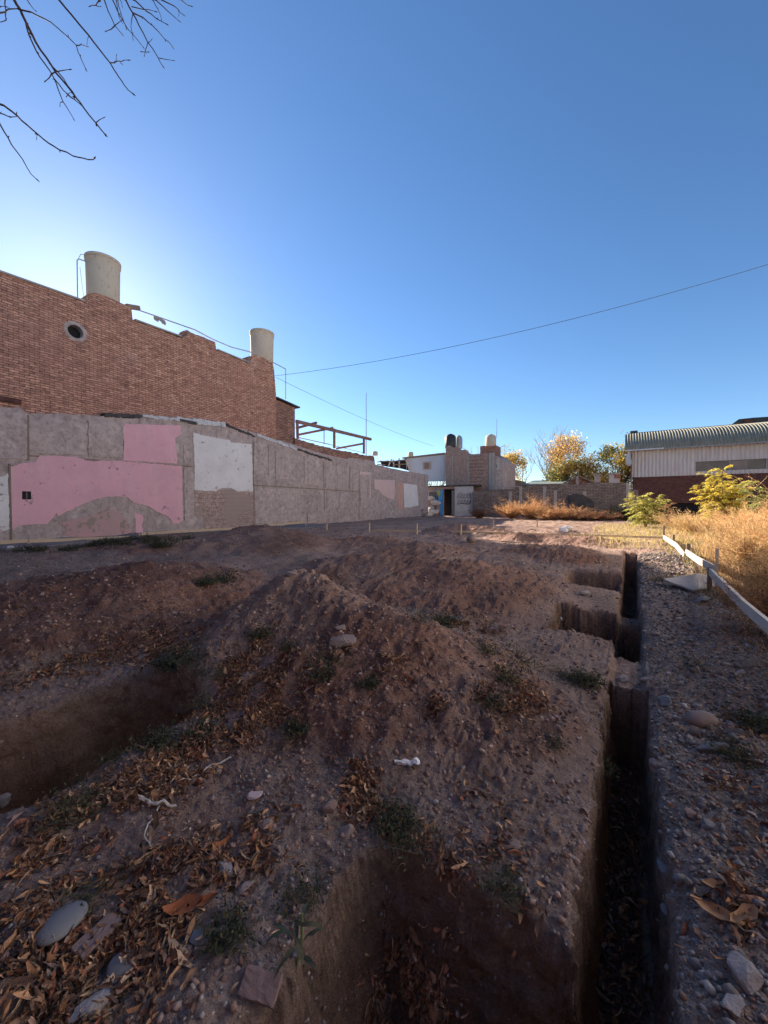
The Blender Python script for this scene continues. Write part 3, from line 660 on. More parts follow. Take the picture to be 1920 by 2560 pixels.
fp = [c2([(900, 195), (1210, 205)]), c2([(1230, 200), (1660, 250)]), c3([(0, 850), (390, 895)]), c3([(400, 900), (630, 990)]), c3([(640, 975), (960, 1090)]), c3([(970, 1095), (1240, 1180)])]
for i, p in enumerate(fp):
    a0, a1 = lx(p); mb = MB(); n = 10
    for k in range(n):
        t0, t1 = k / n, (k + .96) / n
        q0 = (WX - .12, a0[0] + (a1[0] - a0[0]) * t0, a0[1] + (a1[1] - a0[1]) * t0 + random.uniform(-.03, .03) - .02); q1 = (WX - .12, a0[0] + (a1[0] - a0[0]) * t1, a0[1] + (a1[1] - a0[1]) * t1 + random.uniform(-.03, .03) - .02)
        mb.bar(q0, q1, .34 + random.uniform(-.05, .05), (.14, .12, .22, .10, .14, .1)[i] + random.uniform(-.03, .03))
    mb.build('flashing', M['tar'] if i in (0, 3, 5) else M['flash'], pw)
dk = LX(*c2([(1605, 255)])[0]); MB().box(WX - .1, WX + .09, dk[0] - .3, dk[0] + .45, dk[1] - .06, dk[1] + .06).build('flashing', M['tar'], pw)
sy_, sz_ = LX(57, 1070); so = MB(); so.box(WX + .018, WX + .03, sy_ - .11, sy_ + .11, sz_ - .13, sz_ + .13)
sob = so.build('socket_hole', M['dark'], pw); MB().box(WX + .02, WX + .036, sy_ - .015, sy_ + .015, sz_ - .1, sz_ + .1).build('socket_strap', M['rust'], sob)

# concrete floor strip at its foot
cf = MB(); npt = 60; rowa = []; rowb = []
vs = []; fs = []
for i in range(npt):
    y_ = -4 + 20 * i / (npt - 1)
    xin = -14.7 + .9 * math.sin(y_ * .5) + .25 * math.sin(y_ * 2.3)
    for x_ in (WX + .02, xin):
        vs.append((x_, y_, max(th(x_, y_), th(-15.5, y_)) + .035))
    if i: k = len(vs) - 4; fs.append((k, k + 1, k + 3, k + 2))
nn = len(vs); vs += [(v[0], v[1], v[2] - .12) for v in vs]; fs += [tuple(j + nn for j in f[::-1]) for f in fs]
for i in range(npt - 1): fs.append((2 * i + 1, 2 * i + 1 + nn, 2 * i + 3 + nn, 2 * i + 3))
cfo = cf.add(vs, fs).build('concrete_floor', M['concrete_floor']); tag(cfo, kind='structure')

# ------------------------------------------------------------------ pergola on the far roof
pg = empty('steel_pergola', (BX - .5, 27, 4.5), 'bare rusty steel pergola frame above the low brick wall', 'pergola')
def bl(name, a, b, w, mat, parent, xa, xb):
    pa = LX(*a, xa); pb = LX(*b, xb); return MB().bar((xa, *pa), (xb, *pb), w, w * 1.1).build(name, mat, parent)
XA = BX - .4; XB = BX - 2.2
bl('rail', (640, 910), (801, 949), .17, M['rust'], pg, XA, XA)
bl('cross_beam', (643, 938), (725, 922), .13, M['rust'], pg, XA, XB) if False else bl('cross_beam', (640, 940), (720, 924), .12, M['rust'], pg, XB, XA)
bl('cross_beam', (640, 925), (684, 913), .12, M['rust'], pg, XB, XA)
bl('cross_beam', (726, 969), (786, 958), .12, M['rust'], pg, XB, XA)
bl('post', (642, 908), (643, 948), .12, M['rust'], pg, XA, XA)
bl('post', (722, 926), (722, 968), .12, M['rust'], pg, XA, XA)
bl('post', (786, 945), (786, 980), .12, M['rust'], pg, XA, XA)
bl('post', (700, 928), (700, 960), .05, M['galv'], pg, XB, XB)
bl('handrail', (645, 945), (712, 960), .05, M['galv'], pg, XA, XA)
bl('handrail', (690, 955), (785, 978), .04, M['galv'], pg, XB, XB)

def mast(a, b, r, label, xx, by=None):
    p0 = atd(*a, xx); p1 = atd(*b, xx); o = MB().tube([p0, (p0 + p1) / 2, p1], [r, r * .8, r * .6], 6).build('antenna_mast', M['galv']); return tag(o, label, 'antenna')
mast((791, 988), (791, 848), .045, 'tall thin antenna mast rising left of the distant houses', 33)
mast((1073, 945), (1073, 904), .035, 'short thin antenna mast behind the beige tank on the turret', 41)

# ------------------------------------------------------------------ far houses at the back of the lot
def B4(a, b, y): return BY(*src2([(a, b)], 900, 1020, 4.1475)[0], y)
def B5(a, b, y): return BY(*src2([(a, b)], 1240, 1020, 4.608)[0], y)
def ybox(mb, p0, p1, y0, y1): mb.box(p0[0], p1[0], y0, y1, p0[1], p1[1]); return mb
YB = 35.
GZ = .55
# low outbuilding with door
ob = empty('outbuilding', (-14, YB, GZ), 'low whitewashed outbuilding with black open doorway in the far left corner', 'building')
x0, zt = B4(672, 822, YB); x1, _ = B4(1168, 822, YB); xd0, zd = B4(862, 842, YB); xd1, _ = B4(978, 842, YB); xw0 = B4(985, 840, YB)[0]
w = MB(); w.box(x0 - 1.5, xd0, YB, YB + .25, 0, zt); w.box(xd1, x1, YB, YB + .25, 0, zt); w.box(xd0, xd1, YB, YB + .25, zd, zt)
w.build('wall', M['brick_pale'], ob)
MB().box(xw0, x1 + .06, YB - .07, YB - .004, GZ - .2, zt - .05).build('whitewashed_panel', M['whitepanel'], ob)
ink = MB()
def stroke(pts, r=.03):
    ink.tube([(B4(a_, b_, YB)[0], YB - .075, B4(a_, b_, YB)[1]) for a_, b_ in pts], r, 4)
random.seed(12)
for k in range(5):
    cx = 1020 + k * 30
    stroke([(cx - 10, 935 + 8 * (k % 2)), (cx + 4, 885), (cx + 14, 900), (cx + 2, 935), (cx + 18, 930)], .022)
    stroke([(cx - 8, 995), (cx + 8, 950), (cx + 16, 960), (cx + 5, 990), (cx + 20, 985)], .026)
stroke([(1015, 1000), (1060, 990), (1120, 1000), (1150, 985)], .025); stroke([(1140, 870), (1150, 930), (1142, 1010)], .025); stroke([(1030, 890), (1045, 870), (1060, 895)], .02)
ink.build('graffiti', M['ink'], ob)
MB().box(x0 - 1.5, x1 + .3, YB - .12, YB + 6, zt + .002, zt + .12).build('roof', M['tar'], ob)
MB().box(xd0 - 1, xd1 + 1, YB + 1.2, YB + 1.3, 0, zt).build('inner_wall', M['dark'], ob)
df = MB(); df.box(xd1 - .28, xd1 - .02, YB + .01, YB + .06, GZ - .1, zd - .15); df.build('door', M['metal'], ob)
# windows / panels left of the door
w0 = B4(715, 865, YB); w1 = B4(800, 945, YB); fr = MB().box(w0[0], w1[0], YB - .05, YB - .002, w1[1], w0[1]).build('window', M['glass'], ob)
MB().bar((w0[0], YB - .055, w0[1]), (w1[0], YB - .055, w0[1]), .05).bar((w0[0], YB - .055, w1[1]), (w1[0], YB - .055, w1[1]), .05).bar((w0[0], YB - .055, w0[1]), (w0[0], YB - .055, w1[1]), .05).bar((w1[0], YB - .055, w0[1]), (w1[0], YB - .055, w1[1]), .05).build('frame', M['whitepanel'], fr)
# blue tarp hanging by the door
bt = empty('blue_tarp', (B4(835, 1130, YB - .3)[0], YB - .3, GZ), 'crumpled blue and yellow tarp hanging beside the black doorway', 'tarp')
random.seed(5)
poly = [B4(a_, b_, YB - .3) for a_, b_ in [(808, 850), (858, 845), (862, 1135), (835, 1140), (828, 1050), (812, 1000)]]
MB().prism_y(ragged(poly, .03, .2, 8), YB - .33, YB - .28).build('sheet', M['blue'], bt)
MB().prism_y(ragged([B4(a_, b_, YB) for a_, b_ in [(812, 1010), (835, 1000), (842, 1080), (822, 1135), (806, 1120)]], .03, .2, 9), YB - .37, YB - .335).build('sheet', M['salmon'], bt)
MB().prism_y(ragged([B4(a_, b_, YB) for a_, b_ in [(815, 860), (845, 852), (850, 900), (825, 925)]], .03, .2, 19), YB - .37, YB - .335).build('sheet', mat_noise('yellow_green_cloth', (.35, .38, .08), (.25, .3, .1), 3, .8, .3), bt)
bags = [(700, 985, 735, 935), (770, 990, 56, 0), (745, 1050, 50, 0), (770, 1090, 45, 0), (715, 1090, 45, 0)]

# rocks builder --------------------------------------------------------
def rock_mesh(name, sx_, sy_, sz_, seed, flat=0., rough=.18, sub=3, angular=0.):
    rd = np.random.default_rng(seed); bm = bmesh.new(); bmesh.ops.create_icosphere(bm, subdivisions=sub, radius=1)
    dirs = rd.normal(size=(14, 3)); dirs /= np.linalg.norm(dirs, axis=1)[:, None]; offs = rd.uniform(.5, .88, 14)
    ph = rd.uniform(0, 6, (6, 3)); fr_ = rd.uniform(1.2, 4, (6, 3))
    for v in bm.verts:
        p = np.array(v.co)
        r = 1.0
        if angular:
            dd = dirs @ p; lim = np.min(np.where(dd > .15, offs / np.maximum(dd, .15), 9)); r = min(1., lim * (1 - .15 * angular)) if lim < 9 else 1
        n = sum(math.sin(float(np.dot(fr_[i], p)) + ph[i, 0]) for i in range(6)) / 6
        p = p * r * (1 + rough * n)
        v.co = (p[0] * sx_, p[1] * sy_, p[2] * sz_)
    me_ = bpy.data.meshes.new(name); bm.to_mesh(me_); bm.free()
    for p in me_.polygons: p.use_smooth = not angular
    return me_
def rough_auto(kw): return not kw.get('angular') and kw.get('rough', .18) > .075
def rock(name, loc, size, mat, label, cat='stone', seed=1, rz=0, tilt=(0, 0), group=None, **kw):
    if rough_auto(kw): kw['angular'] = .6
    me_ = rock_mesh(name, *size, seed, **kw); o = link(name, me_, mat); o.location = loc; o.rotation_euler = (tilt[0], tilt[1], rz)
    return tag(o, label, cat, group)
bagl = ['pale sack heaped highest beside the blue tarp', 'white bulging sack under the outbuilding window', 'flattened grey sack low in the heap by the tarp', 'striped grey sack at the foot of the blue tarp', 'small sack at the left of the heap by the outbuilding']
for i, (a_, b_) in enumerate([(735, 935), (775, 985), (740, 1045), (775, 1080), (715, 1095)]):
    p = B4(a_, b_, YB - .6); rock('sack', (p[0], YB - .5 - .1 * i, p[1]), (.62, .3, .36), M['whitepanel'] if i != 2 else M['concrete'], bagl[i], 'sack', 30 + i, rough=.12, group='sacks piled by the outbuilding')
# timber debris heap
dh = empty('timber_debris_heap', (B4(560, 1130, YB - 3)[0], YB - 3, th(-15, 32)), 'heap of broken grey timber planks piled at the foot of the far plaster wall', 'debris heap')
random.seed(21)
for k in range(26):
    a_ = random.uniform(455, 690); p = B4(a_, 1120, YB - 3 + random.uniform(-.6, .6)); zc = GZ + random.uniform(.05, .75) * max(.15, 1 - abs(a_ - 560) / 130)
    L = random.uniform(.5, 1.1); an = random.uniform(-.7, .9); yy = YB - 3 + random.uniform(-.7, .4); az = random.uniform(-.6, .6)
    dv = Vector((math.cos(an) * math.cos(az), math.sin(az), math.sin(an))) * L / 1.4
    MB().bar(Vector((p[0], yy, zc)) - dv, Vector((p[0], yy, zc)) + dv, random.uniform(.08, .2), .04).build('plank', M['wood_dark' if k % 3 else 'wood_pale'], dh)
MB().bar((B4(270, 1150, YB - 3)[0], YB - 3.2, GZ + .08), (B4(470, 1130, YB - 3)[0], YB - 3, GZ + .2), .15, .05).build('plank', M['wood_pale'], dh)

# pale blue gable
YGB = 37.
gb = empty('blue_boarded_house', (B4(700, 700, YGB)[0], YGB, GZ), 'house with pale blue boarded gable wall and one small square window', 'house')
g = [B4(a_, b_, YGB) for a_, b_ in [(470, 525), (700, 500), (885, 480), (888, 760), (540, 760)]]
MB().prism_y(g, YGB, YGB + .2).build('wall', M['sheet_blue'], gb)
rb = MB(); rb.bar((g[0][0] - .3, YGB + 2.4, g[0][1] + .08), (g[2][0], YGB + 2.4, g[2][1] + .1), 5.2, .12); rb.build('roof', M['wood_dark'], gb)
bt_ = MB()
for k in range(14):
    xx = g[0][0] + (g[2][0] - g[0][0]) * (k + .5) / 14; bt_.box(xx - .02, xx + .02, YGB - .02, YGB - .003, 3.2, g[0][1] + (g[2][1] - g[0][1]) * (k + .5) / 14 - .05)
bt_.build('batten', M['sheet_blue'], gb)
q0 = B4(652, 560, YGB); q1 = B4(738, 638, YGB); wd = MB().box(q0[0], q1[0], YGB - .07, YGB - .003, q1[1], q0[1]).build('window', M['concrete'], gb)
q0 = B4(670, 572, YGB); q1 = B4(722, 628, YGB); MB().box(q0[0], q1[0], YGB - .09, YGB - .072, q1[1], q0[1]).build('pane', M['wood_dark'], wd)
# collapsed roof frame left of it
cr_ = empty('collapsed_roof_frame', (B4(330, 620, YGB)[0], YGB, 3), 'collapsed dark timber roof frame above the far end of the plaster wall', 'roof frame')
random.seed(3)
pr = [B4(a_, b_, YGB) for a_, b_ in [(175, 540), (300, 545), (470, 520), (530, 660), (400, 625), (200, 595)]]
MB().prism_y(pr, YGB + .6, YGB + .8).build('backing', M['dark'], cr_)
for a_, b_ in [((330, 530), (295, 600)), ((345, 535), (350, 610)), ((405, 520), (408, 625)), ((470, 525), (520, 655)), ((500, 525), (540, 650)), ((180, 560), (300, 548)), ((300, 560), (480, 535)), ((345, 590), (480, 580)), ((180, 585), (260, 590))]:
    p0 = B4(*a_, YGB); p1 = B4(*b_, YGB); MB().bar((p0[0], YGB, p0[1]), (p1[0], YGB, p1[1]), .13, .1).build('rafter', M['wood_pale' if a_[1] < 540 else 'wood_dark'], cr_)
# brick tower house
YT = 36.5
bh = empty('brick_house', (B4(990, 800, YT)[0], YT, GZ), 'square brick house block carrying the black tank between blue gable and grooved wall', 'house')
a0 = B4(890, 475, YT); a1 = B4(1095, 815, YT)
MB().box(a0[0], a1[0], YT, YT + 5, 0, a0[1]).build('wall', M['brick_pale'], bh)
random.seed(8)
st = [B4(a_, b_, YT) for a_, b_ in [(890, 475), (885, 400), (930, 385), (960, 410), (1000, 405), (1030, 440), (1085, 430), (1090, 475)]]
MB().prism_y([(x_, z_) for x_, z_ in st], YT + .02, YT + 1.0).build('parapet', M['brick_pale'], bh)
c0 = B4(960, 480, YT); MB().box(c0[0] - .06, c0[0] + .06, YT - .05, YT - .003, 1, c0[1] - .1).build('drain_pipe', M['concrete'], bh)
def far_tank(x0_, x1_, yt_, yb__, Y, mat, label, lidh=.1):
    p0 = B4(x0_, yt_, Y); p1 = B4(x1_, yb__, Y); r = (p1[0] - p0[0]) / 2; h = p0[1] - p1[1]; c = ((p0[0] + p1[0]) / 2, Y, p1[1])
    t = empty('water_tank', c, label, 'water tank', 'small tanks on the far houses')
    MB().lathe(c, [(r * .96, 0), (r, .05), (r, h * .72), (r * .97, h * .74), (r * .9, h * .8)], 28).build('body', mat, t, smooth=True)
    MB().lathe(c, [(r * .88, h * .8), (r * .75, h * .88), (r * .3, h * .97), (.03, h)], 28).build('lid', mat, t, smooth=True)
far_tank(885, 992, 272, 405, YT + .6, M['tank_black'], 'black plastic water tank on the far brick house')
far_tank(992, 1060, 285, 420, YT + 1.8, M['tank_grey'], 'grey water tank just right of the black tank')
far_tank(1300, 1410, 275, 396, YT + .6, M['tank_far'], 'sunlit beige domed tank on the brick turret')
far_tank(502, 550, 455, 500, YT + 12, M['tank_far'], 'tiny beige tank on a distant roof above the blue gable')
far_tank(133, 180, 448, 490, YT + 12, M['tank_far'], 'tiny grey tank at the end of the low brick parapet')
# grooved brick block right of it, turret
gr_ = empty('grooved_brick_house', (B4(1240, 800, YT)[0], YT, GZ), 'brick house with rough mortar courses, turret and small window on its sunny flank', 'house')
a0 = B4(1098, 485, YT + .3); a1 = B4(1380, 830, YT + .3)
MB().box(a0[0], a1[0], YT + .3, YT + 5.5, 0, a0[1]).build('wall', M['brick_pale'], gr_)
ln = MB()
for k in range(9):
    zc = B4(1200, 505 + 36 * k, YT + .3)[1]; ln.bar((a0[0] + .1, YT + .28, zc + random.uniform(-.02, .02)), (a1[0] - .9, YT + .28, zc + random.uniform(-.02, .02)), .05, .06)
ln.build('mortar_rib', M['brick_dark'], gr_)
cb = MB()
for a_ in (1110, 1345, 1372): x_ = B4(a_, 500, YT)[0]; cb.box(x_ - .14, x_ + .14, YT + .2, YT + .297, 0, a0[1] - .02)
cb.build('column', M['concrete'], gr_)
t0 = B4(1245, 395, YT + .3); t1 = B4(1400, 500, YT + .3); MB().box(t0[0], t1[0], YT + .32, YT + 2.2, t1[1] - .2, t0[1]).build('turret', M['brick_dark'], gr_)
s0 = B4(1382, 480, YT + .6); s1 = B4(1480, 555, YT + 4)
# sunny flank with sloping roof line
fk = [(B4(1382, 500, YT + .32)[0], YT + .32)]
xf0 = B4(1384, 500, YT + .35)[0]; xf1 = B4(1482, 500, YT + .35)[0]
MB().prism_y([(xf0, 0), (xf0, B4(1384, 478, YT + .35)[1]), (xf1, B4(1482, 550, YT + .35)[1]), (xf1, 0)], YT + .35, YT + 5).build('side_wing', M['plaster_far'], gr_)
q0 = B4(1408, 572, YT + .3); q1 = B4(1448, 632, YT + .3); wd = MB().box(q0[0], q1[0], YT + .28, YT + .347, q1[1], q0[1]).build('window', M['whitepanel'], gr_)
MB().box(q0[0] + .07, q1[0] - .25, YT + .26, YT + .278, q1[1] + .1, q0[1] - .1).build('pane', M['dark'], wd)

# back boundary wall ---------------------------------------------------
YW = 34.6
bw = empty('boundary_wall', (-8, YW, GZ), 'rough grey block boundary wall with concrete pillars closing the back of the lot', 'wall')
xa = B4(1168, 840, YW)[0]; tops = [(xa, BY(1020, 1062, YW)[1])] + [B5(a_, b_, YW) for a_, b_ in [(0, 940), (270, 925), (275, 905), (480, 900), (700, 880), (930, 876), (1060, 870), (1130, 860), (1240, 862), (1520, 862), (1525, 930), (1640, 950)]]
tt = []
for (p0, p1) in zip(tops[:-1], tops[1:]):
    n = max(1, int((p1[0] - p0[0]) / .4))
    for j in range(n): tt.append((p0[0] + (p1[0] - p0[0]) * j / n, p0[1] + (p1[1] - p0[1]) * j / n + random.uniform(-.04, .04)))
tt.append(tops[-1])
MB().prism_y([(xa, 0)] + tt + [(tops[-1][0], 0)], YW, YW + .2).build('wall', M['block'], bw)
pc = MB()
for a_, b_ in [(285, 905), (685, 950), (1020, 960), (1520, 865), (165, 960), (560, 910)]:
    x_, z_ = B5(a_, b_, YW); MB().box(x_ - .12, x_ + .12, YW - .06, YW - .003, 0, z_).build('pillar', M['concrete'], bw)
cpb = MB(); a0 = B4(1380, 822, YW); a1 = B5(265, 912, YW); cpb.bar((a0[0], YW + .1, a0[1] + .05), (a1[0], YW + .1, a1[1] + .05), .34, .1); cpb.build('coping', M['concrete'], bw)
# dark sloping panel standing against it
dsh = MB().prism_y([B5(a_, b_, YW - .3) for a_, b_ in [(850, 1008), (885, 988), (1010, 1000), (1130, 1078), (1130, 1150), (850, 1150)]], YW - .33, YW - .28).build('dark_panel', M['tar'])
tag(dsh, 'dark sloping panel standing against the grey boundary wall', 'metal sheet')
# houses beyond
YH = 44.
fh = empty('green_roofed_shed', (B5(560, 900, YH)[0], YH, GZ), 'long shed with faded green tin roof behind the boundary wall', 'shed')
p0 = B5(350, 850, YH); p1 = B5(800, 830, YH); MB().box(p0[0], p1[0], YH, YH + 4, 0, p0[1] - .25).build('wall', M['plaster_far'], fh)
MB().add([(p0[0] - .2, YH - .3, p0[1] - .3), (p1[0] + .2, YH - .3, p1[1] - .35), (p1[0] + .2, YH + 4, p1[1] + .3), (p0[0] - .2, YH + 4, p0[1] + .35), (p0[0] - .2, YH - .3, p0[1] - .38), (p1[0] + .2, YH - .3, p1[1] - .43), (p1[0] + .2, YH + 4, p1[1] + .22), (p0[0] - .2, YH + 4, p0[1] + .27)], [(0, 1, 2, 3), (7, 6, 5, 4), (0, 4, 5, 1), (1, 5, 6, 2), (2, 6, 7, 3), (3, 7, 4, 0)]).build('roof', M['green_roof'], fh)
fg = empty('gabled_shed', (B5(955, 880, YH - 1)[0], YH - 1, GZ), 'small gabled shed with weathered timber roof edges behind the boundary wall', 'shed')
gp = [B5(a_, b_, YH - 1) for a_, b_ in [(800, 875), (955, 792), (1115, 865)]]
MB().prism_y([(gp[0][0], 0)] + gp + [(gp[2][0], 0)], YH - 1, YH + 2).build('wall', M['brick_dark'], fg)
rf = MB(); rf.bar((gp[0][0] - .2, YH - 1.1, gp[0][1]), (gp[1][0], YH - 1.1, gp[1][1] + .08), .3, .12); rf.bar((gp[2][0] + .2, YH - 1.1, gp[2][1]), (gp[1][0], YH - 1.1, gp[1][1] + .08), .3, .12); rf.build('roof_edge', M['wood_dark'], fg)
p0 = B5(925, 790, YH - 1.3); p1 = B5(950, 870, YH - 1.3); MB().box(p0[0], p1[0], YH - 1.6, YH - 1.3, p1[1] - .5, p0[1]).build('chimney', M['concrete'], fg)
def smallblk(name, a, b, Y, m1, label, m2=None):
    p0 = B5(*a, Y); p1 = B5(*b, Y); e = empty(name, ((p0[0] + p1[0]) / 2, Y, GZ), label, 'building')
    MB().box(p0[0], p1[0], Y, Y + 2, 0, p0[1]).build('wall', m1, e)
    MB().box(p0[0] - .08, p1[0] + .08, Y - .08, Y + 2.08, p0[1] + .002, p0[1] + .12).build('cap', m2 or M['concrete'], e)
    return e
smallblk('rendered_hut', (1132, 775), (1192, 860), 41, M['plaster_far'], 'narrow rendered hut right of the gabled shed')
e = smallblk('rooftop_block', (1300, 768), (1425, 860), 41, M['brick_dark'], 'brick and whitewashed rooftop block left of the factory')
p0 = B5(1302, 815, 41); p1 = B5(1424, 870, 41); MB().box(p0[0], p1[0], 40.93, 40.997, 0, p0[1]).build('white_band', M['whitepanel'], e)
p0 = B5(1302, 770, 41); MB().box(p0[0], p0[0] + .4, 40.94, 40.996, p0[1] - .9, p0[1] - .02).build('corner_render', M['whitepanel'], e)
# small roof left near the sunny flank
e = empty('tiled_cottage', (B5(200, 850, 43)[0], 43, GZ), 'small cottage with dark tiled hip roof right of the sunny house flank', 'house')
pp_ = [B5(a_, b_, 43) for a_, b_ in [(85, 860), (120, 815), (270, 835), (300, 905)]]
MB().box(pp_[0][0], pp_[3][0], 43, 46, 0, pp_[3][1]).build('wall', M['plaster_far'], e)
MB().prism_y(pp_ + [(pp_[3][0], pp_[3][1] - .1), (pp_[0][0], pp_[3][1] - .1)], 42.8, 46).build('roof', M['wood_dark'], e)
p0 = B5(100, 850, 42.7); p1 = B5(165, 898, 42.7); MB().box(p0[0], p1[0], 42.7, 42.79, p1[1], p0[1]).build('gable_vent', M['whitepanel'], e)

# ------------------------------------------------------------------ factory
YF = 40.
fa = empty('factory', (6, YF, GZ), 'grey corrugated factory with curved mossy roof and long window band on the right', 'factory')
def B6(a, b, y): return BY(*src2([(a, b)], 1540, 1020, 4.366)[0], y)
xl = B6(178, 600, YF)[0]; xr = xl + 34; ze = B6(520, 450, YF)[1]; zbm = B6(178, 757, YF)[1]; zr = B6(180, 275, YF)[1]
wx0 = B6(868, 600, YF)[0]; wz1 = B6(868, 588, YF)[1]; wz0 = B6(868, 692, YF)[1]
def corr(x0_, x1_, z0_, z1_, y_, pitch=.26, amp=.035):
    n = int((x1_ - x0_) / pitch * 4); X = np.linspace(x0_, x1_, n + 1); Yv = y_ + amp * np.sin((X - x0_) / pitch * 2 * np.pi)
    vs = []; 
    for x_, yy in zip(X, Yv): vs += [(x_, yy, z0_), (x_, yy, z1_)]
    return vs, [(2 * i, 2 * i + 2, 2 * i + 3, 2 * i + 1) for i in range(n)]
cl = MB(); cl.add(*corr(xl, wx0, zbm, ze, YF)); cl.add(*corr(wx0, xr, wz1, ze, YF)); cl.add(*corr(wx0, xr, zbm, wz0, YF)); cl.build('cladding', M['factory'], fa)
MB().box(xl + .05, xr, YF + .08, YF + .3, 1.9, zbm + .2).build('brick_band', M['brick_band'], fa)
MB().box(xl + .05, xl + 3, YF + .08, YF + .3, 0, 1.9).build('wall', M['dark'], fa)  # near-black panel standing in for the shaded opening under the brick
MB().box(xl + .02, xr, YF + .35, YF + .45, -.1, ze).build('dark_backing', M['dark'], fa)  # near-black sheet that paints the unlit interior behind the opening
MB().box(xl + 14, xr, YF + .06, YF + .3, 0, 1.9).build('wall', M['plaster'], fa)
gp0 = MB().box(wx0, xr, YF + .12, YF + .2, wz0 - .05, wz1 + .05).build('window', M['glass'], fa)
k = 0; x_ = wx0
while x_ < xr:
    MB().box(x_ - .04, x_ + .04, YF + .04, YF + .118, wz0, wz1).build('mullion', M['metal'], gp0); x_ += 2.1; k += 1
MB().box(wx0 + 4.2, xr, YF - .0, YF + .1, wz0 - .06, wz0 + .08).build('sill', M['metal'], gp0)
pv = []
for i, (a_, b_) in enumerate([(0, 1), (2.1, 2.0), (6.3, 2.0), (10.5, 2)]):
    pv.append(MB().box(wx0 + a_ + 2.15, wx0 + a_ + 2.15 + b_, YF + .1, YF + .116, wz0 + .05, wz1 - .03).build('pane', M['pane'], gp0))
# curved roof: arc from eave to ridge and down behind
prof_ = []
rise = (zr - ze) * 1.25; span = 13.0
for i in range(15):
    t = i / 14; an = math.pi * .5 * t; prof_.append((YF - .45 + 4.2 * (1 - math.cos(an)), ze + .05 + rise * math.sin(an)))
for t in (1, 2, 3): prof_.append((YF + 3.75 + 2.5 * t, ze + .05 + rise - .25 * t * t))
nx2 = int((xr - xl + .6) / .2 * 4); X = np.linspace(xl - .55, xr, nx2 + 1)
vs = []; fs = []; m_ = len(prof_)
for x_ in X:
    a_ = .03 * math.sin((x_ - xl) / .2 * 2 * math.pi)
    for j, (y_, z_) in enumerate(prof_): vs.append((x_, y_ - a_ * .5, z_ + a_))
for i in range(nx2):
    for j in range(m_ - 1): fs.append((i * m_ + j, (i + 1) * m_ + j, (i + 1) * m_ + j + 1, i * m_ + j + 1))
rfo = MB().add(vs, fs).build('roof', M['factory_roof'], fa)
MB().bar((xl - .3, YF + 3.9, ze + rise + .16), (xr, YF + 3.9, ze + rise + .16), .35, .12).box(xl - .2, xl + .4, YF + 3.6, YF + 4.2, ze + rise, ze + rise + .4).build('ridge_cap', M['tar'], rfo)
MB().bar((xl - .5, YF - .5, ze + .02), (B6(520, 450, YF)[0], YF - .5, ze + .02), .14, .12).build('gutter', M['flash'], fa)
MB().bar((B6(520, 450, YF)[0] + .02, YF - .47, ze), (xr, YF - .47, ze), .08, .12).build('gutter', M['metal'], fa)
gl = MB(); gl.prism_x([(YF + .0, 0)] + [(y_, z_ - .08) for y_, z_ in prof_] + [(prof_[-1][0], 0)], xl - .12, xl - .02); gl.build('gable_wall', M['brick_dark'], fa)
MB().box(xl - .35, xl - .1, YF - .35, YF - .1, zbm + 1, ze - .1).box(xl - .45, xl - .05, YF - .4, YF - .05, zbm + 1.1, zbm + 2.).build('downpipe_box', M['galv'], fa)
# second roof behind
e = empty('rear_factory_roof', (xl + 16, YF + 12, GZ), 'second dark pitched roof just showing above the factory at the right edge', 'building')
rp = [BY(*src2([(a_, b_)], 1540, 1020, 4.366)[0], YF + 8) for a_, b_ in [(1280, 165), (1340, 122), (1500, 105), (1700, 92), (2600, 60), (2600, 200)]]
MB().prism_y(rp, YF + 8, YF + 14).build('roof', M['tar'], e)
q0 = BY(*src2([(1400, 160)], 1540, 1020, 4.366)[0], YF + 7.9); q1 = BY(*src2([(1500, 118)], 1540, 1020, 4.366)[0], YF + 7.9)
MB().box(q0[0], q1[0], YF + 7.9, YF + 7.99, q0[1] - .5, q1[1]).build('fascia', M['brick_band'], e)

# ------------------------------------------------------------------ overhead cables
def cable(pts, r, label):
    P = [Vector(p) for p in pts]; o = MB().tube(P, r, 5).build('cable', M['wire']); return tag(o, label, 'cable')
c0 = Vector((BX - .05, *LX(592, 812, BX - .05))); c1 = atd(1800, 528, 14)
cable([c0.lerp(c1, t) - Vector((0, 0, 4 * .62 * t * (1 - t))) for t in np.linspace(0, 1, 40)], .010, 'thin dark cable crossing the open sky from brick wall to the right')
c0 = Vector((BX - .05, *LX(596, 815, BX - .05))); c1 = Vector((B4(760, 400, YGB)[0], YGB, B4(760, 395, YGB)[1]))
cable([c0.lerp(c1, t) - Vector((0, 0, 4 * .25 * t * (1 - t))) for t in np.linspace(0, 1, 24)], .010, 'faint cable sloping down from the far tank to the blue gabled house')

# ------------------------------------------------------------------ unseen blocks added to shade the foreground and bounce warm sunlight into the lot
nb = empty('added_bounce_wall', (11, 4, 0), 'unseen long cream wall added on the right to bounce warm sunlight into the lot', 'house')
MB().box(6.8, 14, 2.5, 27, 0, 9.5).build('wall', M['cream'], nb); MB().box(6.6, 14.2, 2.3, 27.2, 9.502, 9.7).build('roof', M['tar'], nb)
sh = empty('added_shade_block', (-6, -16, 0), 'unseen dark brick block added behind the viewpoint to darken the foreground', 'house')
MB().box(-22, 14, -13, -6.5, 0, 8).build('wall', M['brick_dark'], sh); MB().box(-22.2, 14.2, -13.2, -6.3, 8.002, 8.2).build('roof', M['tar'], sh)

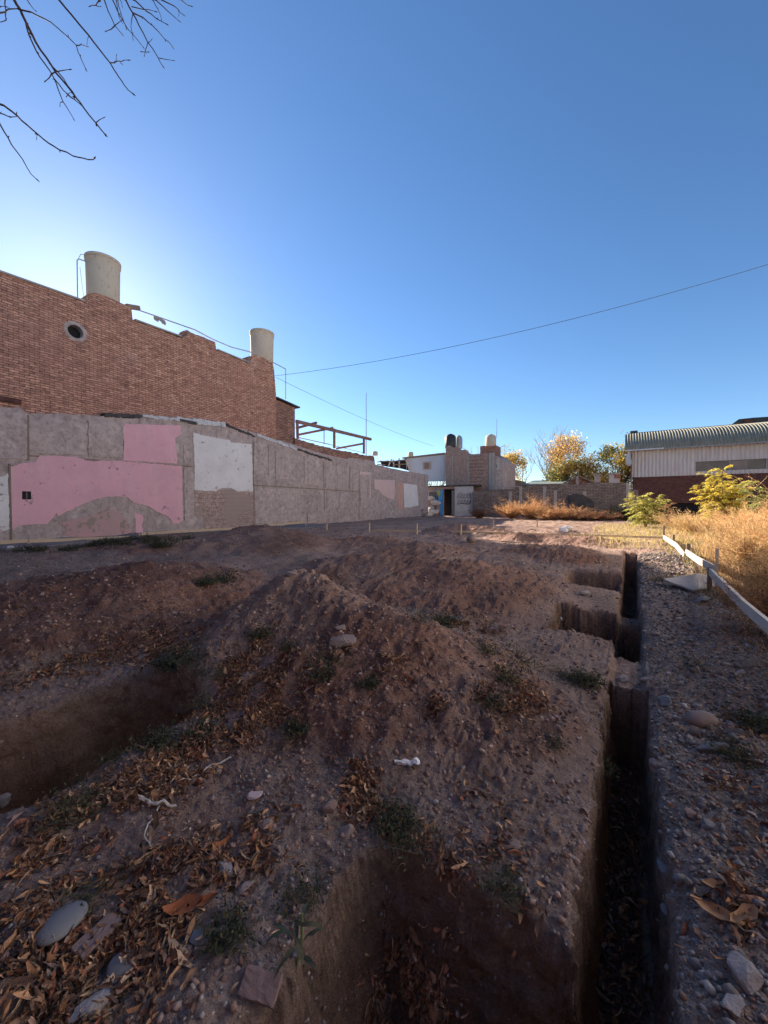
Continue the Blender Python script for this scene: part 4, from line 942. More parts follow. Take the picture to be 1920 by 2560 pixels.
# ------------------------------------------------------------------ vectorised foliage pieces
def rot_from(yaw, pitch, roll):
    cy_, sy_, cp_, sp_, cr_, sr_ = np.cos(yaw), np.sin(yaw), np.cos(pitch), np.sin(pitch), np.cos(roll), np.sin(roll)
    Rm = np.empty((len(yaw), 3, 3))
    Rm[:, 0, 0] = cy_ * cp_; Rm[:, 0, 1] = cy_ * sp_ * sr_ - sy_ * cr_; Rm[:, 0, 2] = cy_ * sp_ * cr_ + sy_ * sr_
    Rm[:, 1, 0] = sy_ * cp_; Rm[:, 1, 1] = sy_ * sp_ * sr_ + cy_ * cr_; Rm[:, 1, 2] = sy_ * sp_ * cr_ - cy_ * sr_
    Rm[:, 2, 0] = -sp_; Rm[:, 2, 1] = cp_ * sr_; Rm[:, 2, 2] = cp_ * cr_
    return Rm
def leaves_geo(P, L, W, yaw, pitch, roll, curl, fold, col, rd):
    n = len(P); us = np.linspace(0, 1, 5); prof_l = np.array([.12, .75, 1., .7, .05])
    T = np.zeros((n, 15, 3))
    for i, u in enumerate(us):
        for j, v in enumerate((-1, 0, 1)):
            k = i * 3 + j; cu = (u - .5) * 2
            ang = curl * cu
            T[:, k, 0] = L * .5 * np.where(np.abs(curl) > .05, np.sin(ang) / np.where(np.abs(curl) > .05, curl, 1), cu)
            T[:, k, 1] = v * W * .5 * prof_l[i] * np.cos(fold) + .12 * W * rd.normal(size=n)
            T[:, k, 2] = L * .5 * np.where(np.abs(curl) > .05, (1 - np.cos(ang)) / np.where(np.abs(curl) > .05, curl, 1), 0) + abs(v) * W * .5 * prof_l[i] * np.sin(fold) + .1 * W * rd.normal(size=n)
    V = np.einsum('nij,nkj->nki', rot_from(yaw, pitch, roll), T) + P[:, None, :]
    q = np.array([(i * 3 + j, i * 3 + j + 1, i * 3 + j + 4, i * 3 + j + 3) for i in range(4) for j in range(2)])
    F = (np.arange(n)[:, None, None] * 15 + q[None]).reshape(-1, 4)
    C = np.repeat(col[:, None, :], 15, 1); C = C * (1 + .12 * rd.normal(size=(n, 15, 1)))
    return V.reshape(-1, 3), F, np.clip(C.reshape(-1, 3), .005, 1)
def ribbons(P, D, L, W, droop, col, rd, seg=4, tip=.15):
    """thin curved blades from P in direction D; droop bends them down"""
    n = len(P); D = D / np.linalg.norm(D, axis=1)[:, None]
    side = np.cross(D, rd.normal(size=(n, 3))); side /= np.linalg.norm(side, axis=1)[:, None] + 1e-9
    V = np.zeros((n, (seg + 1) * 2, 3)); kink = rd.normal(size=(n, 3)) * .09
    for i in range(seg + 1):
        u = i / seg
        c = P + D * (L * u)[:, None] + kink * (L * math.sin(u * 3.0))[:, None]; c[:, 2] -= droop * L * u * u
        w = (W * (1 - (1 - tip) * u) * .5)[:, None] * side
        V[:, 2 * i] = c - w; V[:, 2 * i + 1] = c + w
    q = np.array([(2 * i, 2 * i + 1, 2 * i + 3, 2 * i + 2) for i in range(seg)])
    F = (np.arange(n)[:, None, None] * (seg + 1) * 2 + q[None]).reshape(-1, 4)
    C = np.repeat(col[:, None, :], (seg + 1) * 2, 1).reshape(-1, 3)
    return V.reshape(-1, 3), F, C
def quads(P, S, col, rd, asp=.5, flatness=None):
    n = len(P); a = rd.normal(size=(n, 3)); a /= np.linalg.norm(a, axis=1)[:, None]
    b = np.cross(a, rd.normal(size=(n, 3))); b /= np.linalg.norm(b, axis=1)[:, None]
    a = a * (S * .5)[:, None]; b = b * (S * .5 * asp)[:, None]
    V = np.stack([P - a, P - b, P + a, P + b], 1).reshape(-1, 3)
    return V, np.arange(4 * n).reshape(n, 4), np.repeat(col[:, None, :], 4, 1).reshape(-1, 3)
def join(parts):
    Vs, Fs, Cs = [], [], []; o = 0
    for V, F, C in parts: Vs.append(V); Fs.append(F + o); Cs.append(C); o += len(V)
    return np.concatenate(Vs), np.concatenate(Fs), np.concatenate(Cs)
def pick(rd, n, pal, jit=.18):
    pal = np.array(pal); c = pal[rd.integers(0, len(pal), n)] * (1 + jit * rd.normal(size=(n, 1))); return np.clip(c, .004, 1)
LEAFPAL = [(.20, .10, .055), (.26, .155, .095), (.16, .075, .042), (.32, .21, .14), (.10, .055, .04), (.17, .065, .04), (.23, .125, .07), (.085, .05, .04), (.15, .09, .07), (.12, .07, .05)]
ground_h = terrain

# ------------------------------------------------------------------ leaf litter
rd = np.random.default_rng(11)
def along(dpts, rad, n):
    g = np.array([[*G(*p)] for p in dpts])[:, :2]
    if len(g) == 1: base = np.repeat(g, n, 0)
    else:
        sl = np.linalg.norm(np.diff(g, axis=0), axis=1); cum = np.concatenate([[0], np.cumsum(sl)]); t = rd.random(n) * cum[-1]
        base = np.stack([np.interp(t, cum, g[:, 0]), np.interp(t, cum, g[:, 1])], 1)
    return (lambda b_: b_[(pn(b_[:, 0] * 5, b_[:, 1] * 5) + .5 * pn(b_[:, 0] * 13, b_[:, 1] * 13) + rd.normal(size=len(b_)) * .16) > -.08])(np.repeat(base, 2, 0)[rd.permutation(2 * n)[: int(n * 1.9)]] + rd.normal(size=(int(n * 1.9), 2)) * rad)
S = []
S.append(along([(0, 1490), (80, 1450), (200, 1430), (300, 1400), (420, 1390)], .14, 1500))
S.append(along([(330, 1370), (430, 1370)], .16, 700))
S.append(along([(470, 1450), (560, 1440), (620, 1490)], .16, 1300))
S.append(along([(620, 1500), (520, 1560), (420, 1620), (340, 1690), (230, 1740), (130, 1780)], .14, 3600))
S.append(along([(560, 1470), (500, 1530)], .2, 900))
S.append(along([(30, 2130), (120, 2060), (250, 1990), (350, 1930), (450, 1900)], .10, 1700))
S.append(along([(40, 2200), (150, 2180), (300, 2080)], .10, 900))
S.append(along([(330, 1860), (440, 1830)], .06, 260)); S.append(along([(0, 1850), (60, 1830)], .09, 260)); S.append(along([(0, 1990), (150, 1950), (260, 1910)], .07, 350))
S.append(along([(745, 1640), (770, 1690), (790, 1740), (780, 1790)], .065, 620))
S.append(along([(560, 1770), (580, 1830), (540, 1860)], .08, 230))
S.append(along([(960, 1890), (1010, 1910), (1000, 1960)], .045, 130))
S.append(along([(870, 1800), (930, 1850)], .05, 90))
S.append(along([(1150, 1600), (1190, 1620)], .035, 90)); S.append(along([(1060, 1520), (1160, 1510)], .11, 500)); S.append(along([(1100, 1460), (1130, 1490)], .10, 260))
S.append(along([(940, 1530)], .05, 70)); S.append(along([(960, 1330), (1080, 1370)], .14, 500)); S.append(along([(830, 1440), (880, 1420)], .10, 200))
S.append(along([(1020, 1710), (1100, 1750)], .06, 70)); S.append(along([(1040, 1830), (1060, 1800)], .08, 70))
S.append(along([(350, 1290), (250, 1370)], .3, 200)); S.append(along([(20, 1330), (60, 1300)], .3, 120))
S.append(along([(1570, 1940), (1640, 1990)], .08, 130)); S.append(along([(1600, 1480), (1650, 1560), (1600, 1750), (1640, 1850)], .18, 420)); S.append(along([(1560, 1700)], .1, 40))
S.append(along([(1590, 1400), (1640, 1350)], .3, 300))
S.append(along([(800, 2170), (860, 2130), (930, 2140), (985, 2190)], .06, 700)); S.append(along([(1120, 1905)], .05, 60))                 # foot of the square pit
S.append(np.stack([rd.uniform(-.14, .09, 1900), rd.uniform(.2, 4.2, 1900)], 1)); S.append(np.stack([rd.uniform(-.14, .09, 200), rd.uniform(4.9, 6.5, 200)], 1))   # trench bottom
S.append(np.stack([rd.uniform(-4, -3, 500), rd.uniform(0, 1.8, 500)], 1))
# loose scatter
n = 800; rr_ = 1.0 + 9 * rd.random(n) ** 1.5; aa_ = rd.uniform(-.3, 1.45, n) ; S.append(np.stack([-rr_ * np.sin(aa_), rr_ * np.cos(aa_)], 1))
XY = np.concatenate(S); n = len(XY)
big = rd.random(n) < .22
L = np.where(big, rd.uniform(.065, .10, n), rd.uniform(.025, .065, n)); W = L * rd.uniform(.15, .38, n)
pz = terrain(XY[:, 0], XY[:, 1])
ex = .03; gxn = (terrain(XY[:, 0] + ex, XY[:, 1]) - pz) / ex; gyn = (terrain(XY[:, 0], XY[:, 1] + ex) - pz) / ex
steep = np.hypot(gxn, gyn) > 2.2; keep = ~steep | (rd.random(n) < .12)
XY, L, W, pz, gxn, gyn = XY[keep], L[keep], W[keep], pz[keep], gxn[keep], gyn[keep]; n = len(XY)
yaw = rd.uniform(0, 2 * np.pi, n); slope_p = -np.arctan(np.clip(gxn * np.cos(yaw) + gyn * np.sin(yaw), -1.2, 1.2))
P = np.stack([XY[:, 0], XY[:, 1], pz + .004 + .018 * rd.random(n)], 1)
V, F, C = leaves_geo(P, L, W, yaw, slope_p + .38 * rd.normal(size=n), .8 * rd.normal(size=n), rd.normal(size=n) * 1.2, rd.uniform(-.3, 1.4, n), pick(rd, n, LEAFPAL, .28) * np.array([1.5, 1.5, 1.4]), rd)
lo = link('fallen_leaves', fast_mesh('fallen_leaves', V, F, True, C), M['litter']); tag(lo, 'dry curled brown and orange leaves strewn over the soil', 'leaf litter', kind='stuff')

# ------------------------------------------------------------------ gravel and clods
def pebbles(XY, size, pal, name, label, cat, sink=.25, seed=5, flat=(.45, .8)):
    rd = np.random.default_rng(seed); n = len(XY)
    bm = bmesh.new(); bmesh.ops.create_icosphere(bm, subdivisions=1, radius=1); T = np.array([v.co[:] for v in bm.verts]); Fi = np.array([[v.index for v in f.verts] for f in bm.faces]); bm.free()
    m = len(T); sc = size[:, None] * np.stack([np.ones(n), rd.uniform(.55, 1, n), rd.uniform(*flat, n)], 1) * .5
    D = T[None] * (1 + .22 * rd.normal(size=(n, m, 1))) * sc[:, None]
    Vv = np.einsum('nij,nkj->nki', rot_from(rd.uniform(0, 6.28, n), .35 * rd.normal(size=n), .35 * rd.normal(size=n)), D)
    z = terrain(XY[:, 0], XY[:, 1]); P = np.stack([XY[:, 0], XY[:, 1], z + sc[:, 2] * (1 - 2 * sink)], 1)
    Vv = (Vv + P[:, None]).reshape(-1, 3); F = (np.arange(n)[:, None, None] * m + Fi[None]).reshape(-1, 3)
    C = np.repeat(pick(rd, n, pal, .15)[:, None], m, 1).reshape(-1, 3)
    o = link(name, fast_mesh(name, Vv, F, False, C), M['stoneatt']); return tag(o, label, cat, kind='stuff')
rd = np.random.default_rng(21)
def fan(n, r0, r1, p, a0, a1):
    r = r0 + (r1 - r0) * rd.random(n) ** p; a = rd.uniform(a0, a1, n); return np.stack([-r * np.sin(a), r * np.cos(a)], 1), r
XYa, ra = fan(26000, .8, 13, 1.7, -.42, 1.5)
dens = fbm(XYa[:, 0], XYa[:, 1], 1.5, 2); k_ = (dens + rd.normal(size=len(ra)) * .35) > -.1; XYa, ra = XYa[k_], ra[k_]
sz = (.006 + .012 * rd.random(len(ra)) ** 2.5) * (1 + .17 * ra)
pebbles(XYa, sz, [(.24, .20, .185), (.18, .14, .13), (.32, .28, .26), (.20, .16, .15), (.16, .15, .15)], 'gravel', 'small grey and brown stones scattered over the soil', 'gravel', .3, 6)
n = 15000; xb = rd.uniform(.14, 1.35, n); ybm = .6 + 11 * rd.random(n) ** 1.5
k_ = rd.random(n) < np.clip(1.5 - xb * .8, .15, 1); xb, ybm = xb[k_], ybm[k_]; big = rd.random(len(xb)) < .05
sz = (.008 + .018 * rd.random(len(xb)) ** 2) * (1 + .10 * ybm) * np.where(big, 2.2, 1)
pebbles(np.stack([xb, ybm], 1), sz, [(.23, .195, .18), (.17, .148, .14), (.31, .27, .25), (.19, .155, .14), (.15, .145, .145)], 'gravel', 'grey gravel heaped along the right edge of the trench', 'gravel', .3, 7)
XYc, rc = fan(85000, .8, 20, 1.35, -.35, 1.5)
zt_, fr_, pt_ = terrain(XYc[:, 0], XYc[:, 1], True)
k_ = (rd.random(len(rc)) < (.42 + .58 * fr_) * (1 - .75 * ss(4.5, 8, rc))) & (pt_ < .1); XYc, rc = XYc[k_], rc[k_]
sz = (.006 + .030 * rd.random(len(rc)) ** 4) * (.8 + .15 * rc)
pebbles(XYc, sz, [(.26, .165, .13), (.22, .135, .105), (.33, .235, .195), (.18, .105, .08)], 'soil_clods', 'crumbled reddish soil clods on the spoil mounds', 'soil', .42, 8, (.5, .9))

# ------------------------------------------------------------------ stones, bricks and scraps one can point at
def depth_of(p): return -p[0] * SA + p[1] * CA
def m_of(wd, p): return wd / .864 / 960 * depth_of(p)
def rockD(dx, dy, wd, mat, label, seed, asp=.7, hh=.55, rz=0, cat='stone', name='stone', sink=.35, tilt=(0, 0), **kw):
    p = G(dx, dy); w = m_of(wd, p) / 2; h = w * hh
    return rock(name, (p.x, p.y, p.z + h * (1 - 2 * sink)), (w, w * asp, h), mat, label, cat, seed, rz + HEAD, tilt, **kw)
def rockAB(a, b, wid, mat, label, seed, hh=.5, cat='stone', name='stone', sink=.3, lift=0, **kw):
    p, q = G(*a), G(*b); c = (p + q) / 2; d = q - p; L_ = math.hypot(d.x, d.y) / 2; w = m_of(wid, c) / 2
    return rock(name, (c.x, c.y, th(c.x, c.y) + w * hh * (1 - 2 * sink) + lift), (L_, w, w * hh), mat, label, cat, seed, math.atan2(d.y, d.x), (0, -math.atan2(d.z, math.hypot(d.x, d.y))), **kw)
rockAB((80, 2070), (185, 1965), 74, M['rock_grey'], 'long smooth dark grey river stone lying in leaves, bottom left', 1, .42, rough=.05, lift=.012)
rockAB((245, 2130), (285, 2055), 66, M['rock_grey'], 'flat rounded grey stone right of the broken brick bar', 2, .35, rough=.06, lift=.012)
rockD(425, 2030, 48, M['rock_grey'], 'angular blue grey stone alone at the edge of the leaves', 3, .8, .6, .4, angular=1, rough=.06)
rockD(195, 2185, 95, M['rock_pale'], 'broken pale grey rubble lump at the very bottom left', 4, .7, .5, .3, angular=1)
rockD(240, 2150, 48, M['rock_pale'], 'smaller rubble piece behind the bottom left lump', 5, .7, .6, 1.2, angular=1)
rockD(548, 1722, 40, M['rock_pink'], 'pale pink plaster chip on bare soil between leaf patches', 6, .75, .35, .5, cat='plaster chip', name='plaster_chip', angular=1, rough=.03, sink=.1)
rockD(938, 1740, 20, M['rock_pale'], 'small bright pebble above the square pit', 7, .7, .6)
rockD(627, 1243, 30, M['rock_pale'], 'pale rounded stone on the very top of the central mound', 8, .6, .5, sink=.3)
rockD(740, 1392, 62, M['rock_warm'], 'large tan boulder half way down the central mound', 9, .7, .65, .2, angular=1, rough=.08)
rockD(738, 1360, 36, M['rock_warm'], 'tan stone just above the large boulder on the mound', 10, .7, .6, 1., angular=1, rough=.08)
rockD(510, 1338, 26, M['rock_warm'], 'small stone on the left flank of the central mound', 11, .7, .6, .7, angular=1)
rockD(713, 1750, 48, M['brick_loose'], 'rounded reddish stone beside the middle leaf patch', 12, .8, .7, .7, rough=.08)
rockD(752, 1800, 42, M['rock_warm'], 'brown stone on the rim above the square pit', 13, .8, .8, .3, rough=.1)
rockD(576, 1786, 32, M['rock_warm'], 'brown stone among leaves under the pink chip', 14, .8, .7, .3, rough=.1)
rockD(485, 1885, 88, M['rock_pale'], 'crusty pale rubble ridge among the lower leaves', 15, .45, .35, -.3, angular=1, sink=.4)
rockD(532, 1920, 52, M['rock_warm'], 'brown lump with pale edge right of the crusty rubble', 16, .8, .5, .5, angular=1)
rockD(490, 2005, 70, M['rock_pale'], 'flat pale rubble piece level with the blue grey stone', 17, .8, .25, .5, angular=1, sink=.4)
rockD(8, 1745, 44, M['rock_pale'], 'grey concrete lump at the left edge beside the big pit', 18, .8, .7, .3, angular=1)
rockD(1515, 1562, 68, M['rock_warm'], 'pinkish domed boulder in the gravel right of the trench', 19, .6, .5, .0, rough=.06)
rockD(1436, 1524, 46, M['rock_grey'], 'grey boulder on the trench rim above the domed pink one', 20, .8, .7, .4, rough=.08)
rockD(1545, 1618, 88, M['rock_grey'], 'flat blue grey stone lying below the domed boulder', 21, .45, .3, .1, rough=.08)
rockD(1418, 1665, 32, M['rock_warm'], 'upright stone set in the right lip of the trench', 22, 1.4, 1., .0, rough=.1)
rockD(1440, 1900, 38, M['rock_grey'], 'bluish stone embedded in the lower right lip of the trench', 23, 1.6, .8, .0, rough=.08)
rockD(1442, 1985, 26, M['rock_grey'], 'small bluish stone just below the embedded one', 24, 1.3, .8, .0, rough=.08)
rockD(1530, 1788, 42, M['rock_grey'], 'blue grey stone right of the rusty red one', 25, .7, .6, .2, rough=.1)
rockD(1494, 1768, 42, M['brick_loose'], 'rusty red stone in the gravel', 26, .8, .6, .2, rough=.1)
rockD(1520, 1740, 34, M['rock_warm'], 'grey brown stone above the rusty red one', 27, .8, .6, .2, rough=.1)
rockD(1612, 2115, 98, M['rock_pale'], 'large pale lump of broken concrete at bottom right', 28, .85, .55, .3, angular=1, cat='concrete lump', name='concrete_lump', rough=.1)
rockD(1580, 2175, 70, M['rock_pale'], 'lower broken concrete lump at bottom right', 29, .8, .5, .9, angular=1, cat='concrete lump', name='concrete_lump', rough=.1)
rockD(1355, 1330, 24, M['rock_warm'], 'round stone on the far earth bridge across the trench', 30, .8, .7)
rockD(1392, 1472, 36, M['rock_pale'], 'white stone on the near earth bridge, right one', 31, .6, .5, angular=1)
rockD(1350, 1470, 34, M['rock_pale'], 'white stone on the near earth bridge, left one', 32, .6, .6, .4, angular=1)
rockD(1264, 1284, 24, M['rock_pale'], 'pale oval stone between the two side pits', 33, .6, .5, .2, rough=.05)
rockD(1018, 1172, 20, M['rock_warm'], 'round ball-like stone in the middle distance', 34, .95, .9, rough=.06, sink=.1)
rockD(1520, 1298, 60, M['rock_grey'], 'long grey stone under the tilted concrete slab', 35, .4, .35, .3, rough=.08)
rockD(1110, 1830, 36, M['rock_warm'], 'brown stone half buried beside the square pit leaves', 36, .7, .5, .3, rough=.1)
rockD(22, 1186, 20, M['plastic'], 'small white lump at the foot of the wall, left one', 37, .7, .7, cat='rubble', name='rubble'); rockD(52, 1188, 12, M['plastic'], 'tiny white lump beside the other at the wall foot', 38, .7, .7, cat='rubble', name='rubble')
rockD(1220, 1148, 26, M['plastic'], 'crumpled white plastic bag on the sunlit ground', 39, .7, .7, cat='bag', name='plastic_bag', rough=.5, sink=.25, angular=.5)
rockD(1242, 1150, 14, M['rock_pale'], 'small pale stone right of the white bag', 40, .7, .6)
rockD(1600, 1455, 26, M['rock_pale'], 'pale stone in the weeds right of the gravel', 41, .7, .6)
rockD(1370, 1690 - 130, 14, M['rock_grey'], 'small stone by the near earth bridge', 42, .7, .6) if False else None
for i, (a_, b_, w_) in enumerate([(1475, 1390, 22), (1500, 1420, 26), (1460, 1440, 18), (1540, 1400, 20), (1490, 1360, 16), (1580, 1530, 22), (1470, 1600, 20), (1590, 1640, 24), (1480, 1690, 16), (1560, 1850, 26), (1500, 1880, 20), (1590, 1990, 22), (1505, 2040, 26), (1520, 1480, 18)]):
    p = G(a_, b_); w = m_of(w_, p) / 2
    rock('stone', (p.x, p.y, p.z + w * .02), (w, w * .8, w * .6), [M['rock_grey'], M['rock_warm'], M['rock_warm']][i % 3], 'fist-sized stone in the gravel beside the trench', 'stone', 60 + i, i * 1.3, group='fist-sized stones along the right trench edge', rough=.14, angular=1 - i % 2)
for i, (a_, b_, w_) in enumerate([(880, 1700, 16), (690, 1790, 22), (655, 1745, 18), (600, 1850, 18), (640, 2060, 28), (625, 1985, 20), (560, 2090, 24), (700, 1960, 14), (470, 2100, 26), (380, 2130, 24), (330, 2160, 30), (1150, 1690, 14), (990, 1760, 12), (1180, 1900, 20), (1100, 2010, 18), (440, 1950, 20), (820, 1600, 12), (1240, 1580, 12), (1000, 1500, 12)]):
    p = G(a_, b_); w = m_of(w_, p) / 2
    rock('stone', (p.x, p.y, p.z + w * .02), (w, w * .8, w * .6), [M['rock_warm'], M['rock_grey'], M['brick_loose']][i % 3], 'small brown stone half sunk in bare soil', 'stone', 90 + i, i * 1.3, group='small stones half sunk in the foreground soil', rough=.14, angular=i % 2)
def brickbar(a, b, wid, thick, label, mat, seed, cat='brick', name='broken_brick'):
    p, q = G(*a), G(*b); c = (p + q) / 2; d = q - p; L_ = math.hypot(d.x, d.y); w = m_of(wid, c)
    bm = bmesh.new(); bmesh.ops.create_cube(bm, size=1); bmesh.ops.subdivide_edges(bm, edges=bm.edges, cuts=6, use_grid_fill=True)
    rr = random.Random(seed)
    for v in bm.verts:
        e = sum(abs(abs(k) - .5) < 1e-4 for k in v.co)
        sh_ = .97 if e >= 2 else 1
        v.co = (v.co.x * L_ * sh_ * (1 + .02 * math.sin(v.co.y * 9)), v.co.y * w * sh_, v.co.z * thick * sh_); v.co += Vector([rr.uniform(-1, 1) * .0018 for _ in range(3)])
    me_ = bpy.data.meshes.new(name); bm.to_mesh(me_); bm.free(); o = link(name, me_, mat)
    o.location = (c.x, c.y, max(p.z, q.z, th(c.x, c.y)) * .5 + (p.z + q.z) * .25 + thick * .5 + (.06 if name == 'concrete_slab' else 0)); o.rotation_euler = (.22 if name == 'concrete_slab' else .1, -math.atan2(d.z, L_), math.atan2(d.y, d.x)); return tag(o, label, cat)
brickbar((165, 2085), (250, 1995), 42, .035, 'broken pinkish brick bar lying between the two grey river stones', M['brick_loose'], 1)
brickbar((550, 2190), (575, 2110), 84, .03, 'flat brown brick sunk in the soil left of the square pit', M['brick_loose'], 2)
brickbar((1462, 1275), (1545, 1262), 60, .04, 'weathered concrete slab tilted beside the white board', M['concrete'], 3, 'slab', 'concrete_slab')
# plastic scrap, sticks and roots
def crumple(dx, dy, w, label):
    p = G(dx, dy); W_ = m_of(w, p); vs = []; fs = []; rr = random.Random(5); nx_, ny2 = 9, 5
    for i in range(nx_):
        for j in range(ny2): vs.append((p.x + CA * (i / 8 - .5) * W_ - SA * (j / 4 - .5) * W_ * .35 * (.3 + i / 9), p.y + SA * (i / 8 - .5) * W_ + CA * (j / 4 - .5) * W_ * .35 * (.3 + i / 9), p.z + .012 + rr.uniform(0, .028)))
    for i in range(nx_ - 1):
        for j in range(ny2 - 1): fs.append((i * ny2 + j, (i + 1) * ny2 + j, (i + 1) * ny2 + j + 1, i * ny2 + j + 1))
    return tag(MB().add(vs, fs).build('plastic_scrap', M['plastic']), label, 'plastic scrap')
crumple(880, 1656, 56, 'torn white plastic scrap lying on the soil right of the middle leaves')
def stick(dpts, r, label, mat, up=.01):
    P_ = [G(*p) for p in dpts]; Pn = []
    for a_, b_ in zip(P_[:-1], P_[1:]):
        for k in range(4): Pn.append(a_.lerp(b_, k / 4))
    Pn.append(P_[-1]); Pn = [Vector((p.x + random.uniform(-1, 1) * r, p.y + random.uniform(-1, 1) * r, th(p.x, p.y) + up + r)) for p in Pn]
    return tag(MB().tube(Pn, [r * (1 - .5 * i / len(Pn)) for i in range(len(Pn))], 6).build('stick', mat), label, 'stick')
stick([(302, 1736), (340, 1744), (385, 1750)], .011, 'short thick pale stick at the end of the leaf trail', M['wood_pale'])
stick([(345, 1748), (318, 1790), (312, 1815), (330, 1840)], .004, 'thin forked root hanging below the thick stick', M['wood_pale'])
stick([(1208, 1335), (1212, 1350)], .02, 'bone-like white stick on the rim of the nearer side pit', M['plastic'])
stick([(1560, 1980), (1650, 2035)], .004, 'straight straw lying across the gravel by the big dry leaves', M['wood_pale'])
stick([(1370, 1720), (1440, 1722), (1510, 1715)], .0025, 'dark thin wire lying across the trench lip', M['wire'], .012)
stick([(1020, 1705), (1060, 1722), (1110, 1735)], .005, 'thin twig among loose leaves on the flat strip', M['wood_dark'])
stick([(500, 1640), (445, 1665), (400, 1690)], .006, 'weathered twig along the leaf trail', M['wood_pale'])
# big dry leaves lower right and lower left
rd = np.random.default_rng(33)
def bigleaf(dx, dy, L_, ang, label, col=(.36, .2, .1)):
    p = G(dx, dy); V, F, C = leaves_geo(np.array([[0, 0, .0]]), np.array([L_]), np.array([L_ * .36]), np.array([ang]), np.array([-.1]), np.array([.35]), np.array([.9]), np.array([.55]), np.array([col]), rd)
    o = link('dry_leaf', fast_mesh('dry_leaf', V, F, True, C), M['litter']); o.location = (p.x, p.y, p.z + .02); return tag(o, label, 'leaf')
bigleaf(1555, 1990, .20, -.1, 'large folded tan leaf lying on the gravel, bottom right')
bigleaf(1600, 1995, .16, .9, 'second large tan leaf crossing the folded one')
bigleaf(1540, 1925, .10, .4, 'pale curled leaf above the large folded one')
bigleaf(1565, 1692, .07, 1.4, 'small cupped orange leaf in the gravel', (.42, .19, .08))
bigleaf(400, 1975, .17, .75, 'long rusty orange leaf pointing up right near the grey stones', (.30, .10, .04))
bigleaf(440, 1962, .13, .9, 'rusty leaf end beside the long orange one', (.32, .11, .04))
bigleaf(480, 1838, .11, 1.4, 'upright rusty orange leaf above the lower litter', (.34, .12, .045))

# ------------------------------------------------------------------ weeds growing on the soil
GREENS = [(.08, .09, .05), (.055, .07, .045), (.11, .11, .065), (.045, .055, .04), (.13, .10, .06)]
def tuft_mesh(seed, n=90, h=.16, spread=.9, leafy=.5, pal=GREENS, rad=.1, w=.0045):
    rd = np.random.default_rng(seed); P = np.zeros((n, 3)); P[:, :2] = rd.normal(size=(n, 2)) * rad * .5
    D = np.stack([rd.normal(size=n) * spread, rd.normal(size=n) * spread, np.abs(rd.normal(size=n)) * .5 + .6], 1)
    L_ = h * rd.uniform(.5, 1.3, n); parts = [ribbons(P, D, L_, np.full(n, w), rd.uniform(0, .6, n), pick(rd, n, pal), rd)]
    m = int(n * leafy * 4)
    if m:
        k = rd.integers(0, n, m); u = rd.uniform(.2, 1, m); Dn = D / np.linalg.norm(D, axis=1)[:, None]
        Q = P[k] + Dn[k] * (L_[k] * u)[:, None]; Q += rd.normal(size=(m, 3)) * .008
        parts.append(quads(Q, rd.uniform(.015, .035, m), pick(rd, m, pal), rd, .4))
    V, F, C = join(parts); V[:, 2] = np.maximum(V[:, 2], -.02); return fast_mesh('weed', V, F, False, C)
TM = [tuft_mesh(100 + i, n=[90, 140, 60][i % 3], h=[.15, .11, .2][i % 3], leafy=[.6, 1.2, .3][i % 3]) for i in range(6)]
WEEDS = [(410, 1425, 1.7, 'wide dark green weed mat in the leaves above the big pit'), (370, 1440, 1.5, 'dark weed clump at the far corner of the big pit'), (450, 1460, 1.4, 'green clump right of the wide weed mat'), (485, 1258, 2.2, 'low green weeds in the dip behind the central mound'),
 (445, 1262, 1.6, 'small green clump left of the dip weeds'), (715, 1430, 1.5, 'upright grassy weed below the tan boulder'), (700, 1465, 1.2, 'lower grassy weed under the boulder weed'), (560, 1375, 1.1, 'sparse weed on the left flank of the central mound'), (450, 1520, 1.3, 'bluish weed at the rim right of the big pit'),
 (430, 1590, 1.2, 'weed on the rim of the big pit beside the leaf trail'), (340, 1610, 1.2, 'straggly weed leaning over the big pit'), (250, 1640, .9, 'thin weed stalk on the rim of the big pit'), (150, 1760, 1.2, 'weed clump near the lower end of the leaf trail'), (640, 1580, 1.0, 'small weed right of the leaf trail'),
 (1120, 1435, 1.6, 'green weed patch at the foot of the red slope'), (1090, 1470, 1.3, 'weed left of the red slope patch leaves'), (1265, 1478, 1.5, 'dark spiky weed near the trench, beside the near earth bridge'), (1220, 1462, 1.0, 'small weed left of the dark spiky one'), (1060, 1520, 1.2, 'greyish weed beside the brown leaf heap'), (965, 1350, 1.6, 'green weeds in the gully between the two mounds'),
 (905, 1340, 1.2, 'small weed higher up the gully'), (1050, 1410, 1.1, 'weed below the gully leaves'), (350, 1184, 2.2, 'green weeds growing on the concrete by the wall'), (330, 1180, 1.6, 'left clump of the weeds on the concrete'), (405, 1165, 1.8, 'green clump near the wall foot under the timber strip'),
 (850, 1790, 1.1, 'weed tangle on the rim above the square pit'), (895, 1830, 1.1, 'dark weed hanging over the square pit rim'), (1090, 1930, .9, 'thin dry weed on the right of the square pit'), (1300, 1660, .9, 'slim weed leaning from the left trench lip'), (190, 1950, .8, 'small weed in the lower leaves') ,
 (650, 1950, .9, 'dry grassy weed near the sunken brown brick'), (500, 2020, .9, 'dark weed right of the blue grey stone'), (1490, 1440, 1.1, 'greyish low plant in the gravel'), (1590, 1640, 1.3, 'green grass clump right of the flat blue grey stone'), (1640, 1580, 1.6, 'dark green weeds at the right edge'), (1420, 1255, 1.4, 'green grass beside the trench end'), (1200, 1610, .7, 'tiny dark spiky weed on the flat strip'), (800, 1480, .9, 'faint weed at the left of the red slope'),
 (780, 1720, .5, 'tiny green sprig in the middle leaf patch'), (620, 1400, .9, 'sparse weed near the mound foot')]
